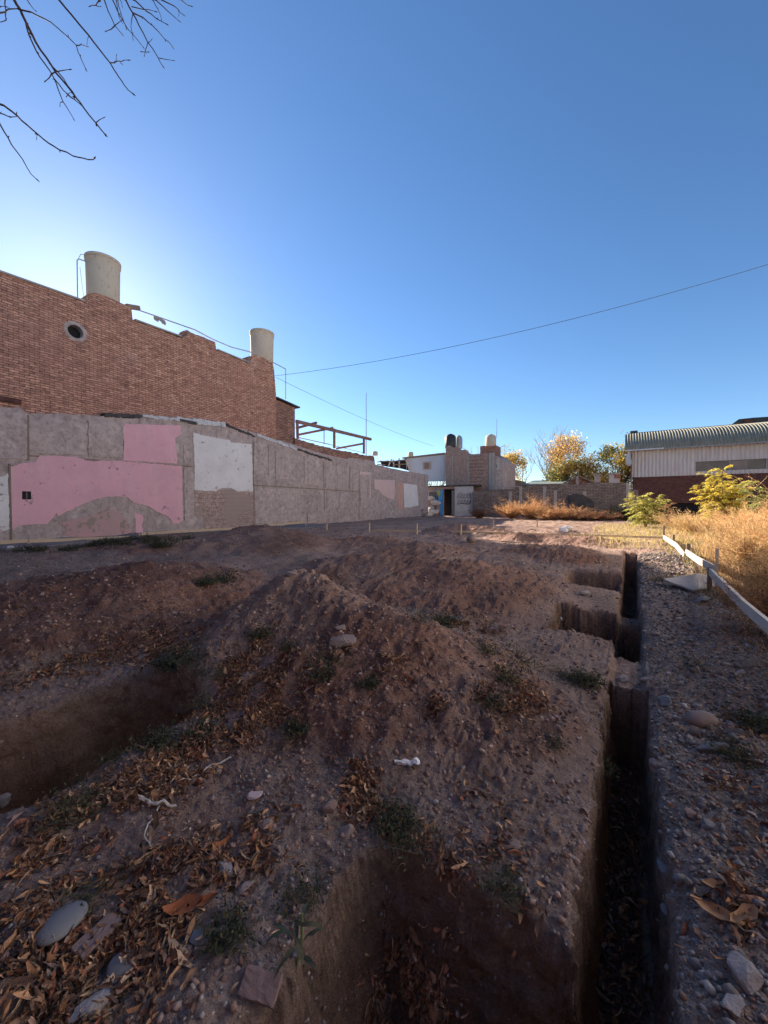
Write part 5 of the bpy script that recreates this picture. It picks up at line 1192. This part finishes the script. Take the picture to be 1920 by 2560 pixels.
for i, (a_, b_, s_, lab) in enumerate(WEEDS):
    p = G(a_, b_); o = link('weed', TM[i % 6], M['grassatt']); dd_ = depth_of(p); o.location = p; o.scale = (s_ * .9, s_ * .9, s_ * .75); o.rotation_euler = (0, 0, i * 1.7); tag(o, lab, 'weed')
# strip of weeds along the wall foot (uncountable)
rd = np.random.default_rng(44)
g0 = np.array([[*G(*p)] for p in [(40, 1190), (120, 1188), (200, 1178), (260, 1172), (310, 1168), (380, 1168)]])
n = 3500; k = rd.integers(0, len(g0) - 1, n); t = rd.random(n)[:, None]; P = g0[k] * (1 - t) + g0[k + 1] * t; P[:, 0] += rd.normal(size=n) * .28; P[:, 1] += rd.normal(size=n) * .2
P[:, 2] = np.maximum(terrain(P[:, 0], P[:, 1]), .5)
keep = pn(P[:, 0] * 2, P[:, 1] * 2) > -.15; P = P[keep]; n = len(P)
V, F, C = ribbons(P, np.stack([rd.normal(size=n) * .6, rd.normal(size=n) * .6, np.ones(n)], 1), rd.uniform(.06, .22, n), np.full(n, .012), rd.uniform(0, .5, n), pick(rd, n, GREENS), rd)
tag(link('weeds', fast_mesh('weeds', V, F, False, C), M['grassatt']), 'strip of dark green weeds along the foot of the pink wall', 'weeds', kind='stuff')
# broad-leaved plant at the bottom
bp = empty('broadleaf_weed', G(640, 2120), 'broad leaved green plant with yellowish leaf tips at the bottom beside the square pit', 'plant')
st_ = MB(); base = Vector(bp.location)
st_.tube([base + Vector((0, 0, -.02)), base + Vector((.01, .02, .08)), base + Vector((.0, .03, .16))], .005, 6); st_.build('stem', M['grass_stem'], bp)
rd = np.random.default_rng(55)
for k in range(9):
    an = k * 2.4; V, F, C = leaves_geo(np.array([[.06 * math.cos(an), .06 * math.sin(an), .05 + .014 * k]]), np.array([.075 + .02 * (k % 3)]), np.array([.018]), np.array([an]), np.array([-.25 + .1 * (k % 3)]), np.array([.1]), np.array([-.5]), np.array([.25]), np.array([[(.085, .10, .075), (.065, .085, .06), (.13, .125, .07)][k % 3]]), rd)
    link('leaf', fast_mesh('leaf', V, F, True, C), M['grassatt'], bp)

# ------------------------------------------------------------------ dry weeds and grass on the right
STRAW = [(.60, .40, .20), (.68, .50, .27), (.52, .33, .16), (.62, .43, .21), (.42, .25, .13), (.55, .45, .22)]
RUST = [(.62, .34, .15), (.54, .27, .12), (.68, .44, .22), (.42, .22, .11), (.58, .38, .18)]
BRN = [(.26, .13, .075), (.19, .09, .055), (.32, .18, .095), (.15, .075, .05)]
YG = [(.50, .44, .16), (.58, .48, .19), (.40, .38, .14), (.56, .42, .19)]
rd = np.random.default_rng(66)
def grassfield(n, xr_, yr_, hr, w, pal, name, label, dens=None, yp=1.3, lean=.35):
    x_ = rd.uniform(*xr_, n); y_ = yr_[0] + (yr_[1] - yr_[0]) * rd.random(n) ** yp
    if dens is not None: k = rd.random(n) < dens(x_, y_); x_, y_ = x_[k], y_[k]
    n = len(x_); z_ = terrain(x_, y_); clump = .65 + .7 * np.clip(.5 + pn(x_ * .8, y_ * .8), 0, 1)
    P = np.stack([x_, y_, z_ - .01], 1); D = np.stack([rd.normal(size=n) * lean, rd.normal(size=n) * lean, np.ones(n)], 1)
    Wd = w * (1 + .09 * y_)
    V, F, C = ribbons(P, D, rd.uniform(*hr, n) * clump, Wd, rd.uniform(0, .45, n), pick(rd, n, pal), rd, 3)
    return tag(link(name, fast_mesh(name, V, F, False, C), M['grassatt']), label, 'grass', kind='stuff')
edge = lambda x_, y_: np.clip((x_ - 1.08 - .3 * pn(y_ * .7, y_ * 0 + 3)) * 1.5, 0, 1)
grassfield(8000, (1.0, 2.6), (2.2, 12), (.18, .55), .0035, STRAW + BRN + RUST, 'dry_grass', 'dry brown grass crowding the outer side of the pale rail', edge, 1.0)
grassfield(26000, (1.0, 13), (3, 33.5), (.25, .75), .005, STRAW, 'dry_grass', 'tall straw coloured dry grass covering the right of the lot', edge)
grassfield(9000, (-1.6, 5), (12.5, 26), (.06, .25), .006, YG, 'short_grass', 'short yellow green grass in the sunlit middle distance', lambda x_, y_: np.clip((x_ + 1.3 + .06 * (y_ - 12) + .8 * pn(x_ * .8, y_ * .8)) * 1.2, 0, 1))
grassfield(5000, (.5, 1.7), (7.5, 15), (.05, .22), .005, YG + GREENS, 'short_grass', 'greenish grass fringe beside the white board', lambda x_, y_: np.clip((x_ - .5) * 1.3, 0, 1) * (pn(x_ * 2, y_ * 1.4) > -.1))
grassfield(12000, (.7, 2.6), (.8, 8.5), (.05, .26), .0022, BRN + STRAW[:2], 'dead_stalks', 'matted dead brown stalks at the right edge of the gravel', lambda x_, y_: np.clip((x_ - .68 - .2 * pn(y_ * 2, y_ * 0)) * 1.6, 0, 1), 1.1, 1.1)
grassfield(2200, (-14, -1.), (24, 33), (.03, .14), .006, YG + STRAW, 'short_grass', 'thin dry grass on the flat ground before the boundary wall', lambda x_, y_: (pn(x_ * .5, y_ * .5) > .1) * 1.)

def bush_geo(seed, h, r, nst, ntw, nleaf, pal, pal2, lw=.004, ls=.02, up=.9):
    rd = np.random.default_rng(seed)
    P = np.zeros((nst, 3)); P[:, :2] = rd.normal(size=(nst, 2)) * r * .12
    D = np.stack([rd.normal(size=nst) * r * .8, rd.normal(size=nst) * r * .8, np.abs(rd.normal(size=nst)) * .3 * h + up * h], 1)
    L_ = np.linalg.norm(D, axis=1) * rd.uniform(.6, 1.05, nst); Dn = D / np.linalg.norm(D, axis=1)[:, None]
    parts = [ribbons(P, D, L_, np.full(nst, lw * 2), rd.uniform(0, .25, nst), pick(rd, nst, pal2), rd, 4, .3)]
    k = rd.integers(0, nst, ntw); u = rd.uniform(.15, .95, ntw); Q = P[k] + Dn[k] * (L_[k] * u)[:, None]; Q[:, 2] -= .12 * L_[k] * u * u
    D2 = Dn[k] * .8 + rd.normal(size=(ntw, 3)) * .55; D2[:, 2] = np.abs(D2[:, 2]) * .8 + .1; L2 = L_[k] * rd.uniform(.12, .38, ntw) * (1.15 - u * .6)
    parts.append(ribbons(Q, D2, L2, np.full(ntw, lw), rd.uniform(-.1, .3, ntw), pick(rd, ntw, pal), rd, 3, .4))
    if nleaf:
        j = rd.integers(0, ntw, nleaf); u2 = rd.uniform(.1, 1, nleaf); Dn2 = D2 / np.linalg.norm(D2, axis=1)[:, None]
        X = Q[j] + Dn2[j] * (L2[j] * u2)[:, None] + rd.normal(size=(nleaf, 3)) * .012
        parts.append(quads(X, rd.uniform(.6, 1.4, nleaf) * ls, pick(rd, nleaf, pal), rd, .45))
    V, F, C = join(parts); V[:, 2] = np.maximum(V[:, 2], -.04); return V, F, C
def bush(x, y, h, r, seed, label, pal, pal2, nst=60, ntw=1300, nleaf=3500, lw=.004, ls=.02, name='dry_bush', group='tall dry weed bushes on the right', **kw):
    V, F, C = bush_geo(seed, h, r, nst, ntw, nleaf, pal, pal2, lw, ls, **kw)
    o = link(name, fast_mesh(name, V, F, False, C), M['grassatt']); o.location = (x, y, th(x, y)); return tag(o, label, 'bush', group)
BUSH = [(2.0, 5.0, 1.0, .55, RUST, BRN, 'rust brown weed bush nearest the camera at the right edge'), (2.3, 6.6, 1.15, .6, BRN, BRN, 'dark brown seedy weed bush standing above the white board'), (1.75, 7.6, .75, .45, STRAW, BRN, 'low straw bush just behind the tall stake'),
 (2.6, 8.6, 1.2, .7, RUST, BRN, 'orange brown bush second from the right edge'), (1.9, 9.8, .9, .5, STRAW, BRN, 'straw bush beside the bend of the white board'), (3.3, 10.8, 1.3, .8, RUST, STRAW, 'broad orange weed bush under the yellow shrub'), (2.3, 12.2, .95, .6, STRAW, BRN, 'straw bush at the corner stakes'),
 (4.0, 13.5, 1.3, .9, STRAW, RUST, 'pale orange weed bush left of the yellow shrub foot'), (2.8, 15, 1.0, .7, RUST, STRAW, 'rusty weed bush beyond the corner stakes'), (5.0, 16.5, 1.3, 1.0, RUST, STRAW, 'far right rusty bush in front of the factory'), (2.0, 18.5, .8, .8, STRAW, YG, 'low pale bush behind the timber corner'), (3.6, 20, 1.1, 1.0, STRAW, RUST, 'pale bush below the small green shrub'),
 (3.0, 4.8, 1.35, .6, RUST, BRN, 'tall rusty bush cut by the right edge of the picture'), (3.4, 7.2, 1.4, .7, BRN, RUST, 'tall brown bush behind the rusty edge one'),
 (1.55, 4.2, .5, .4, BRN, BRN, 'low dark brown weed just outside the pale rail'), (1.7, 3.1, .45, .4, BRN, BRN, 'low brown weed at the right edge below the rail'), (1.5, 6.0, .6, .4, BRN, RUST, 'brown weed clump between rail and bushes'), (1.45, 2.2, .3, .3, BRN, BRN, 'matted brown weed low on the right edge')]
for i, (x_, y_, h_, r_, p1, p2, lab) in enumerate(BUSH): bush(x_, y_, h_, r_, 200 + i, lab, p1, p2, 90, 2600, 9000 if y_ < 14 else 6000, lw=.0045 * (1 + .06 * y_), ls=.016 * (1 + .07 * y_))
TB = [(1035, 1120, .7, .6, BRN, 'brown shaded tumbleweed against the boundary wall foot'), (1105, 1119, 1.15, 1.0, RUST, 'left bright orange tumbleweed before the boundary wall'), (1150, 1121, 1.45, 1.2, RUST, 'tallest orange tumbleweed before the boundary wall'), (1185, 1124, .7, .8, RUST, 'low orange tumbleweed at the front of the row'),
      (1215, 1119, 1.0, 1.1, RUST, 'orange tumbleweed in front of the dark sloping panel'), (1255, 1122, .8, 1.2, BRN, 'long brown tumbleweed right of the dark panel'), (1290, 1120, .55, .9, BRN, 'small brown tumbleweed near the end of the row')]
for i, (a_, b_, h_, r_, pal, lab) in enumerate(TB):
    p = BY(a_, b_, 30.5 + .4 * (i % 3)); bush(p[0], 30.5 + .4 * (i % 3), h_ * 1.25, r_ * 1.1, 300 + i, lab, pal, BRN, 120, 2600, 9000, lw=.012, ls=.05, name='tumbleweed', group='tumbleweeds heaped before the boundary wall', up=.55)
for i, (a_, lab) in enumerate([(1320, 'dark green bush in the shade at the boundary wall foot'), (1350, 'dark green bush beside the end pillar of the boundary wall')]):
    p = BY(a_, 1110, 32.5); bush(p[0], 32.5, .8, 1.0, 330 + i, lab, GREENS, BRN, 90, 2000, 8000, lw=.012, ls=.06, name='green_bush', group=None)

# tree-of-heaven shoots
def shoots(name, x, y, nst, h, spread, seed, pal, label, ll=.6, leafl=.13):
    rd = np.random.default_rng(seed); root = empty(name, (x, y, th(x, y)), label, 'shrub'); stems = MB(); base = Vector(root.location); parts = []
    for s in range(nst):
        a = rd.uniform(0, 6.28); hh = h * rd.uniform(.6, 1.); off = Vector((math.cos(a), math.sin(a), 0)) * spread * rd.uniform(.3, 1)
        P_ = [base + off * (t ** 1.3) + Vector((0, 0, hh * t)) for t in np.linspace(0, 1, 6)]
        stems.tube(P_, [.03 * (1 - .7 * t) for t in np.linspace(0, 1, 6)], 5)
        nl = 20
        for k in range(nl):
            t = .25 + .75 * k / (nl - 1); q = base + off * (t ** 1.3) + Vector((0, 0, hh * t)) - Vector(root.location); an = k * 2.4 + a
            el = .15 + .75 * max(0, t - .6) / .4; D = np.array([[math.cos(an) * math.cos(el), math.sin(an) * math.cos(el), math.sin(el)]]); LL = ll * rd.uniform(.6, 1.1)
            parts.append(ribbons(np.array([[*q]]), D, np.array([LL]), np.array([.012]), np.array([.45]), np.array([[.35, .28, .12]]), rd, 3))
            u = np.linspace(.15, 1, 11); c = np.array([[*q]]) + D * (LL * u)[:, None]; c[:, 2] -= .45 * LL * u * u
            sd_ = np.cross(D[0], [0, 0, 1]); sd_ /= np.linalg.norm(sd_)
            for sgn in (-1, 1):
                d2 = np.tile(sd_ * sgn + D[0] * .35 + np.array([0, 0, -.35]), (len(u), 1)) + rd.normal(size=(len(u), 3)) * .15
                cc = pick(rd, len(u), pal); Vv, Ff, Cc = ribbons(c, d2, leafl * rd.uniform(.7, 1.1, len(u)), np.full(len(u), leafl * .33), rd.uniform(.1, .5, len(u)), cc, rd, 2, .35); parts.append((Vv, Ff, Cc))
    stems.build('stem', M['bark'], root); V, F, C = join(parts); link('foliage', fast_mesh('foliage', V, F, False, C), M['leafatt'], root)
p = BY(1395, 1095, 24); shoots('small_green_shrub', p[0], 24, 6, 1.65, .7, 71, [(.40, .38, .10), (.30, .32, .09), (.48, .42, .13)], 'small yellow green shrub with drooping feather leaves left of the factory opening', .75, .16)
p = BY(1425, 1095, 23); shoots('reddish_sapling', p[0] + .3, 23, 1, 1.9, .15, 72, [(.34, .14, .08), (.28, .16, .08), (.3, .2, .1)], 'thin sapling with reddish star of leaves beside the small green shrub', .5, .12)
p = BY(1562, 1095, 19.5); shoots('yellow_shrub', p[0], 19.5, 16, 2.65, .85, 73, [(.62, .50, .08), (.52, .44, .08), (.66, .50, .11), (.34, .34, .09)], 'tall bright yellow shrub in front of the factory', .45, .13)
p = BY(1630, 1095, 19.5); shoots('green_shrub', p[0] + .2, 18.5, 6, 1.9, .9, 74, [(.17, .22, .07), (.22, .25, .08), (.3, .28, .1)], 'darker green shrub right of the tall yellow one', .7, .16)

# ------------------------------------------------------------------ timber setting-out boards
def board(name, pts, w, h, label, mat, cat='board'):
    mb = MB()
    for a_, b_ in zip(pts[:-1], pts[1:]): mb.bar(a_, b_, w, h)
    return tag(mb.build(name, mat), label, cat)
zB = .60
board('timber_board', [(1.02, 3.0, .60), (1.03, 5.6, .57), (1.06, 8.1, .60)], .035, .115, 'nearest pale timber rail running in from the right edge', M['wood_pale'])
board('timber_board', [(1.10, 7.9, .66), (1.09, 9.5, .60), (1.07, 11.3, .58)], .035, .12, 'middle pale timber rail between the tall stake and the corner stake', M['wood_pale'])
board('timber_board', [(1.03, 11.2, .50), (.98, 12.6, .62), (.86, 15.1, .66)], .04, .12, 'far bent pale timber rail running to the corner stakes', M['wood_pale'])
def stake(x, y, z1, label, w=.045, group=None, mat=None):
    z0 = th(x, y) - .15; return tag(MB().bar((x, y, z0), (x + .01, y + .01, z1), w).build('wooden_stake', mat or M['wood_dark']), label, 'stake', group)
stake(1.13, 7.95, .98, 'thin weathered stake rising through the pale rail at the concrete slab', .035, None, M['wood_pale'])
stake(1.05, 8.0, .66, 'short dark stake under the joint of the pale rails', .06)
stake(1.10, 11.3, .78, 'dark stake at the bend of the pale rail', .07)
stake(.98, 13.4, .85, 'short stake left of the bend', .05); stake(.86, 15.2, 1.02, 'corner stake where the two rails meet', .05)
board('timber_board', [(.86, 15.15, .64), (-2.0, 15.2, .62)], .03, .07, 'sunlit yellowish rail right of the white bag', M['wood'])
board('timber_board', [(-2.15, 15.1, .60), (-6.2, 14.6, .62)], .03, .07, 'sunlit to shaded rail left of the white bag', M['wood'])
board('timber_board', [(-7.4, 14.3, .60), (-9.6, 13.9, .56)], .03, .08, 'shaded rail between two pale stakes in the middle distance', M['wood'])
for i, (a_, yy, lab) in enumerate([(995, 14.5, 'pale stake at the left end of the central rail'), (900, 14.1, 'pale stake at the right end of the shaded rail'), (797, 13.7, 'pale stake at the left end of the shaded rail'), (1236, 15.0, 'stake beside the white bag'), (1090, 14.9, 'stake in the middle of the central rail'), (705, 13.4, 'small pale stake before the ruined wall'), (1065, 20, 'far tiny stake in front of the tumbleweeds'), (1160, 21, 'far tiny stake before the tallest tumbleweed')]):
    p = BY(a_, 1150, yy); stake(p[0], yy, (.92 if i < 3 else .8) if yy < 18 else .95, lab, .055, None, M['wood'])
def wallrail(a, b, xw, label):
    p0 = LX(*a, xw); p1 = LX(*b, xw); return board('timber_board', [(xw, *p0), (xw, *p1)], .035, .10, label, M['wood'])
wallrail((0, 1172), (60, 1168), -14.9, 'short yellow rail at the left edge by the wall foot'); wallrail((62, 1169), (292, 1160), -14.9, 'long yellow rail under the arch-shaped scar')
wallrail((305, 1153), (528, 1140), -14.9, 'long yellow rail under the white square of the wall'); wallrail((530, 1138), (660, 1128), -14.9, 'further yellow rail along the ruined wall')
for i, a_ in enumerate([60, 300, 528, 660]):
    p = LX(a_, 1165, -14.95); stake(-14.95, p[0], .66, 'small stake carrying the yellow rails by the wall', .05, 'stakes under the wall rails', M['wood'])

# ------------------------------------------------------------------ trees behind the wall
def far_tree(name, x, y, h, seed, label, crown=None, pal=None, nleaf=0, lsz=.2, bare=1., trunk_r=.14, spread=.35, levels=5, group=None, up=.75):
    rdm = random.Random(seed); rd = np.random.default_rng(seed); root = empty(name, (x, y, GZ), label, 'tree', group); mb = MB(); tips = []; rib = []
    def grow(p, d, L_, r, lv):
        q = p; pts = [p]
        for k in range(3):
            d = (d + Vector((rdm.gauss(0, .10), rdm.gauss(0, .10), .05))).normalized(); q = q + d * L_ / 3; pts.append(q)
        if lv < 4: mb.tube(pts, [r, r * .85, r * .75, r * .6], 5)
        else: rib.append((pts[0], d, L_, max(r * 2, .028)))
        tips.append((q, lv))
        if lv >= levels: return
        for k in range(rdm.choice([2, 3, 3]) if lv else 4):
            a = rdm.uniform(0, 6.28); s = Vector((math.cos(a), math.sin(a), 0)) * rdm.uniform(.5, 1.) * spread * 2
            grow(pts[rdm.choice([1, 2, 3, 3])], (d * up + s + Vector((0, 0, .25))).normalized(), L_ * rdm.uniform(.6, .85), r * .58, lv + 1)
    base = Vector((x, y, GZ)); grow(base, Vector((0, 0, 1)), h * .36, trunk_r, 0)
    mb.build('trunk', M['bark'], root)
    zmax = max(t[0].z for t in tips); 
    if rib:
        P = np.array([list(r_[0] - base) for r_ in rib]); D = np.array([list(r_[1]) for r_ in rib]); Lr = np.array([r_[2] for r_ in rib]); Wr = np.array([r_[3] for r_ in rib])
        V, F, C = ribbons(P, D, Lr, Wr, np.zeros(len(P)), np.tile([[.20, .16, .14]], (len(P), 1)), rd, 2, .5); link('twigs', fast_mesh('twigs', V, F, False, C), M['grassatt'], root)
    if nleaf:
        T = np.array([list(t[0] - base) for t in tips if t[1] >= 3]); c = np.array(crown[0]); e = np.array(crown[1])
        kk = np.sum(((T - c) / e) ** 2, 1) < 1; T = T[kk]
        if len(T) < 30: T = np.concatenate([T.reshape(-1, 3), c + rd.uniform(-.75, .75, (60, 3)) * e])
        extra = c + rd.normal(size=(45, 3)) * .42 * e; T = np.concatenate([T, extra])
        cols = pick(rd, len(T), pal, .2); k = rd.integers(0, len(T), nleaf)
        X = T[k] + rd.normal(size=(nleaf, 3)) * .32; V, F, C = quads(X, rd.uniform(.5, 1.3, nleaf) * lsz, cols[k] * (1 + .15 * rd.normal(size=(nleaf, 1))), rd, .6)
        link('crown', fast_mesh('crown', V, F, False, np.clip(C, .01, 1)), M['leafatt'], root)
    return root
YT_ = 50
def bx(a): return BY(a, 1030, YT_)[0]
def bz(b, a=1200): return BY(a, b, YT_)[1]
AUT = [(.78, .50, .14), (.70, .42, .11), (.82, .58, .18)]; OLV = [(.36, .36, .12), (.46, .40, .12), (.60, .44, .13), (.26, .28, .09)]; YEL = [(.85, .62, .12), (.76, .55, .10), (.5, .45, .12)]
H = bz(948, 1110) - GZ; far_tree('tree', bx(1112), YT_, H, 1, 'narrow yellow olive tree with thin bare top behind the sunny house flank', ((0, 0, H * .42), (1.9, 1.6, H * .42)), OLV + AUT, 6500, .2, spread=.26)
H = bz(946) - GZ; far_tree('tree', bx(1178), YT_, H, 2, 'leafless grey tree behind the green tin roof', spread=.28, levels=6); far_tree('tree', bx(1192), YT_ + 1.5, H * .98, 12, 'second leafless tree touching the orange crown', spread=.26, levels=6)
H = bz(938, 1215) - GZ; far_tree('tree', bx(1222), YT_ - 1, H, 3, 'slender tree with orange crown high above the green roof', ((0, 0, H * .78), (2.1, 1.8, H * .2)), AUT, 3200, .2, spread=.32)
H = bz(966, 1260) - GZ; far_tree('tree', bx(1252), YT_ - 2, H, 4, 'broad olive and orange tree right of the slender orange one', ((0, 0, H * .55), (3.0, 2, H * .38)), OLV + AUT, 7500, .2, spread=.42)
H = bz(985, 1290) - GZ; far_tree('tree', bx(1285), YT_ + 2, H, 5, 'thinly leaved pale tree between the broad olive tree and the yellow one', ((0, 0, H * .6), (2.0, 2, H * .3)), [(.42, .34, .2), (.38, .26, .14)], 1100, .18, spread=.4)
H = bz(955, 1335) - GZ; far_tree('tree', bx(1335), YT_ - 2, H, 6, 'yellow autumn tree against the left end of the factory', ((0, 0, H * .55), (2.4, 2, H * .45)), YEL + YEL + OLV, 8000, .2, spread=.36)
H = bz(1000, 1210) - GZ; far_tree('tree', bx(1215), YT_ - 3, H, 7, 'low green tree behind the gabled shed', ((0, 0, H * .6), (2.0, 1.6, H * .4)), OLV[:2] + [(.14, .17, .05)], 2600, .2, spread=.4)
H = bz(1010, 1305) - GZ; far_tree('tree', bx(1308), YT_ - 3.5, H, 17, 'low olive tree left of the yellow autumn tree', ((0, 0, H * .6), (2.0, 1.6, H * .4)), OLV[:2], 2600, .2, spread=.4)
for i, (a_, b_, lab) in enumerate([(945, 965, 'small leafless tree left of the black tank'), (1015, 958, 'leafless tree showing right of the grey tank')]):
    H = BY(a_, b_, 46)[1] - GZ; far_tree('tree', BY(a_, 1000, 46)[0], 46, H, 30 + i, lab, spread=.42, levels=6)

# ------------------------------------------------------------------ street tree whose bare twigs hang into the top left
tr = empty('bare_street_tree', (-4.9, -1.4, 0), 'leafless street tree whose thin drooping twigs hang into the upper left sky', 'tree')
trunk = MB(); tb_ = Vector((-4.9, -1.4, -.2))
trunk.tube([tb_, tb_ + Vector((.03, .05, 1.2)), tb_ + Vector((.1, .15, 2.6)), tb_ + Vector((.25, .3, 4.0))], [.17, .145, .13, .11], 12); trunk.build('trunk', M['bark'], tr, smooth=True)
fork = tb_ + Vector((.25, .3, 3.95))
def c7(pts, dep):   # branch points in image pixels of the first crop (2.9625 px per source px)
    out = []; n = len(pts)
    for i, (a_, b_) in enumerate(pts):
        d_ = dep if isinstance(dep, (int, float)) else dep[0] + (dep[1] - dep[0]) * i / max(1, n - 1)
        out.append(atd(a_ / 2.9625 * .864, b_ / 2.9625 * .864, d_))
    return out
brs = [  # (points, depth range, start radius)
 ([(100, -10), (150, 70), (190, 160), (240, 260), (300, 370), (385, 490), (460, 590), (560, 720), (625, 805), (710, 910), (780, 997)], (3.0, 3.25), .013),
 ([(190, 160), (215, 260), (270, 380), (330, 470), (400, 580), (470, 670), (560, 745), (625, 805)], (3.03, 3.2), .008),
 ([(400, 580), (430, 660), (465, 750), (510, 820), (545, 880)], (3.1, 3.15), .006),
 ([(385, 490), (470, 580), (540, 680), (600, 770)], (3.1, 3.2), .006),
 ([(130, 65), (230, 90), (330, 140), (430, 210), (510, 280), (565, 335), (595, 420), (635, 510)], (3.0, 3.1), .007),
 ([(565, 335), (600, 330), (645, 345)], 3.1, .005),
 ([(-200, 120), (0, 95), (60, 68), (130, 65)], (2.9, 3.0), .008),
 ([(40, -20), (45, 80), (45, 150), (20, 160), (-20, 150)], 3.0, .006), ([(190, -20), (225, 35), (262, 78)], 3.0, .005), ([(-20, 60), (40, 50)], 3.0, .005),
 ([(430, -10), (530, 110), (660, 265), (740, 370), (815, 465), (880, 570), (920, 630), (985, 695)], (3.1, 3.4), .010),
 ([(815, 465), (860, 455), (900, 455), (950, 445)], 3.3, .006), ([(860, 455), (862, 415)], 3.3, .004), ([(890, 455), (898, 470)], 3.3, .004), ([(660, 265), (645, 320)], 3.2, .003),
 ([(380, 550), (450, 525), (515, 515)], 3.1, .006), ([(380, 550), (340, 598)], 3.1, .006), ([(490, 720), (505, 695), (530, 688)], 3.1, .004), ([(710, 910), (765, 873)], 3.2, .005), ([(465, 755), (445, 775)], 3.15, .004), ([(490, 690), (560, 745)], 3.15, .004),
 ([(-40, 750), (0, 772), (60, 805), (130, 860), (200, 925), (280, 995), (360, 1060), (440, 1110), (540, 1155), (620, 1172), (680, 1182), (700, 1172)], (2.7, 2.9), .009),
 ([(-60, 820), (0, 838), (60, 862), (100, 865), (122, 850)], 2.8, .006), ([(280, 995), (272, 1018)], 2.8, .003),
 ([(-60, 800), (0, 920), (60, 1020), (130, 1130), (200, 1240), (272, 1328)], (2.6, 2.8), .007),
 ([(770, -10), (800, 80), (850, 190), (900, 250)], (3.4, 3.5), .007), ([(850, 190), (790, 230)], 3.5, .006), ([(850, 190), (900, 150)], 3.5, .005), ([(740, 5), (710, 40), (670, 45)], 3.4, .006), ([(710, 40), (740, 50)], 3.4, .005),
 ([(830, -10), (870, 80), (920, 170), (980, 250), (1060, 350)], (3.4, 3.6), .007), ([(930, -5), (985, 100), (1030, 190), (1095, 315), (1170, 425), (1205, 490)], (3.5, 3.7), .009),
 ([(985, 100), (970, 200), (985, 290)], 3.55, .005), ([(985, 95), (1060, 130), (1130, 190), (1220, 290), (1275, 345)], (3.5, 3.7), .007), ([(1095, 315), (1075, 380), (1070, 410)], 3.6, .005), ([(1040, 383), (1095, 385)], 3.6, .005), ([(1095, 315), (1120, 297)], 3.6, .004), ([(1175, 430), (1280, 448)], 3.7, .005),
 ([(975, 50), (1060, 70), (1150, 85)], 3.5, .006), ([(990, -5), (1080, 80), (1160, 140), (1232, 178)], (3.5, 3.6), .007), ([(1150, -5), (1240, 80), (1325, 155)], (3.5, 3.6), .006), ([(1130, -5), (1170, 70), (1195, 140)], 3.5, .005), ([(1180, -10), (1260, 30), (1320, 70), (1355, 108)], (3.5, 3.6), .006), ([(1320, 70), (1325, 108)], 3.55, .004), ([(1330, -10), (1375, 30), (1412, 45)], 3.5, .006), ([(870, -10), (900, 110), (935, 210)], 3.45, .005), ([(885, -10), (905, 45)], 3.5, .004), ([(860, -5), (880, 120), (900, 160)], 3.5, .005)]
random.seed(9)
bb = MB(); heads = []
def rough_path(P_, amp):
    out = [P_[0]]
    for a_, b_ in zip(P_[:-1], P_[1:]):
        out.append(a_.lerp(b_, .5) + Vector([random.uniform(-1, 1) * amp for _ in range(3)])); out.append(b_)
    return out
for pts, dep, r0 in brs:
    P_ = rough_path(c7(pts, dep), .006); n = len(P_); r0 = r0 * .78; bb.tube(P_, [r0 * (1 - .55 * i / (n - 1)) for i in range(n)], 6)
    tp_ = P_[-1]; d_ = (P_[-1] - P_[-2]).normalized()
    bb.tube([tp_ - d_ * .008, tp_ + d_ * .006, tp_ + d_ * .022], [r0 * .55, r0 * .85, r0 * .2], 5)        # end bud
    for k in range(2, n - 1, 2):
        if random.random() < .55:
            o_ = Vector([random.uniform(-1, 1) for _ in range(3)]).normalized(); bb.tube([P_[k], P_[k] + o_ * (r0 * 1.6 + .004), P_[k] + o_ * (r0 + .013)], [r0 * .5, r0 * .5, r0 * .15], 4)
    if pts[0][1] <= 5 or pts[0][0] < 0: heads.append(P_[0])
bb.build('twigs', M['twig'], tr)
lm = MB()
for k, hd in enumerate(heads):
    up_ = hd + Vector((-.25 - .04 * (k % 5), -.2, .25 + .03 * (k % 4))); mid = fork.lerp(up_, .55) + Vector((-.1, .05, .55 + .12 * (k % 3)))
    lm.tube([fork + Vector((0, 0, -.1)), fork.lerp(mid, .5) + Vector((0, 0, .2)), mid, mid.lerp(up_, .6) + Vector((0, 0, .1)), up_, hd], [.045, .035, .024, .018, .013, .010], 6)
lm.build('limbs', M['bark'], tr)
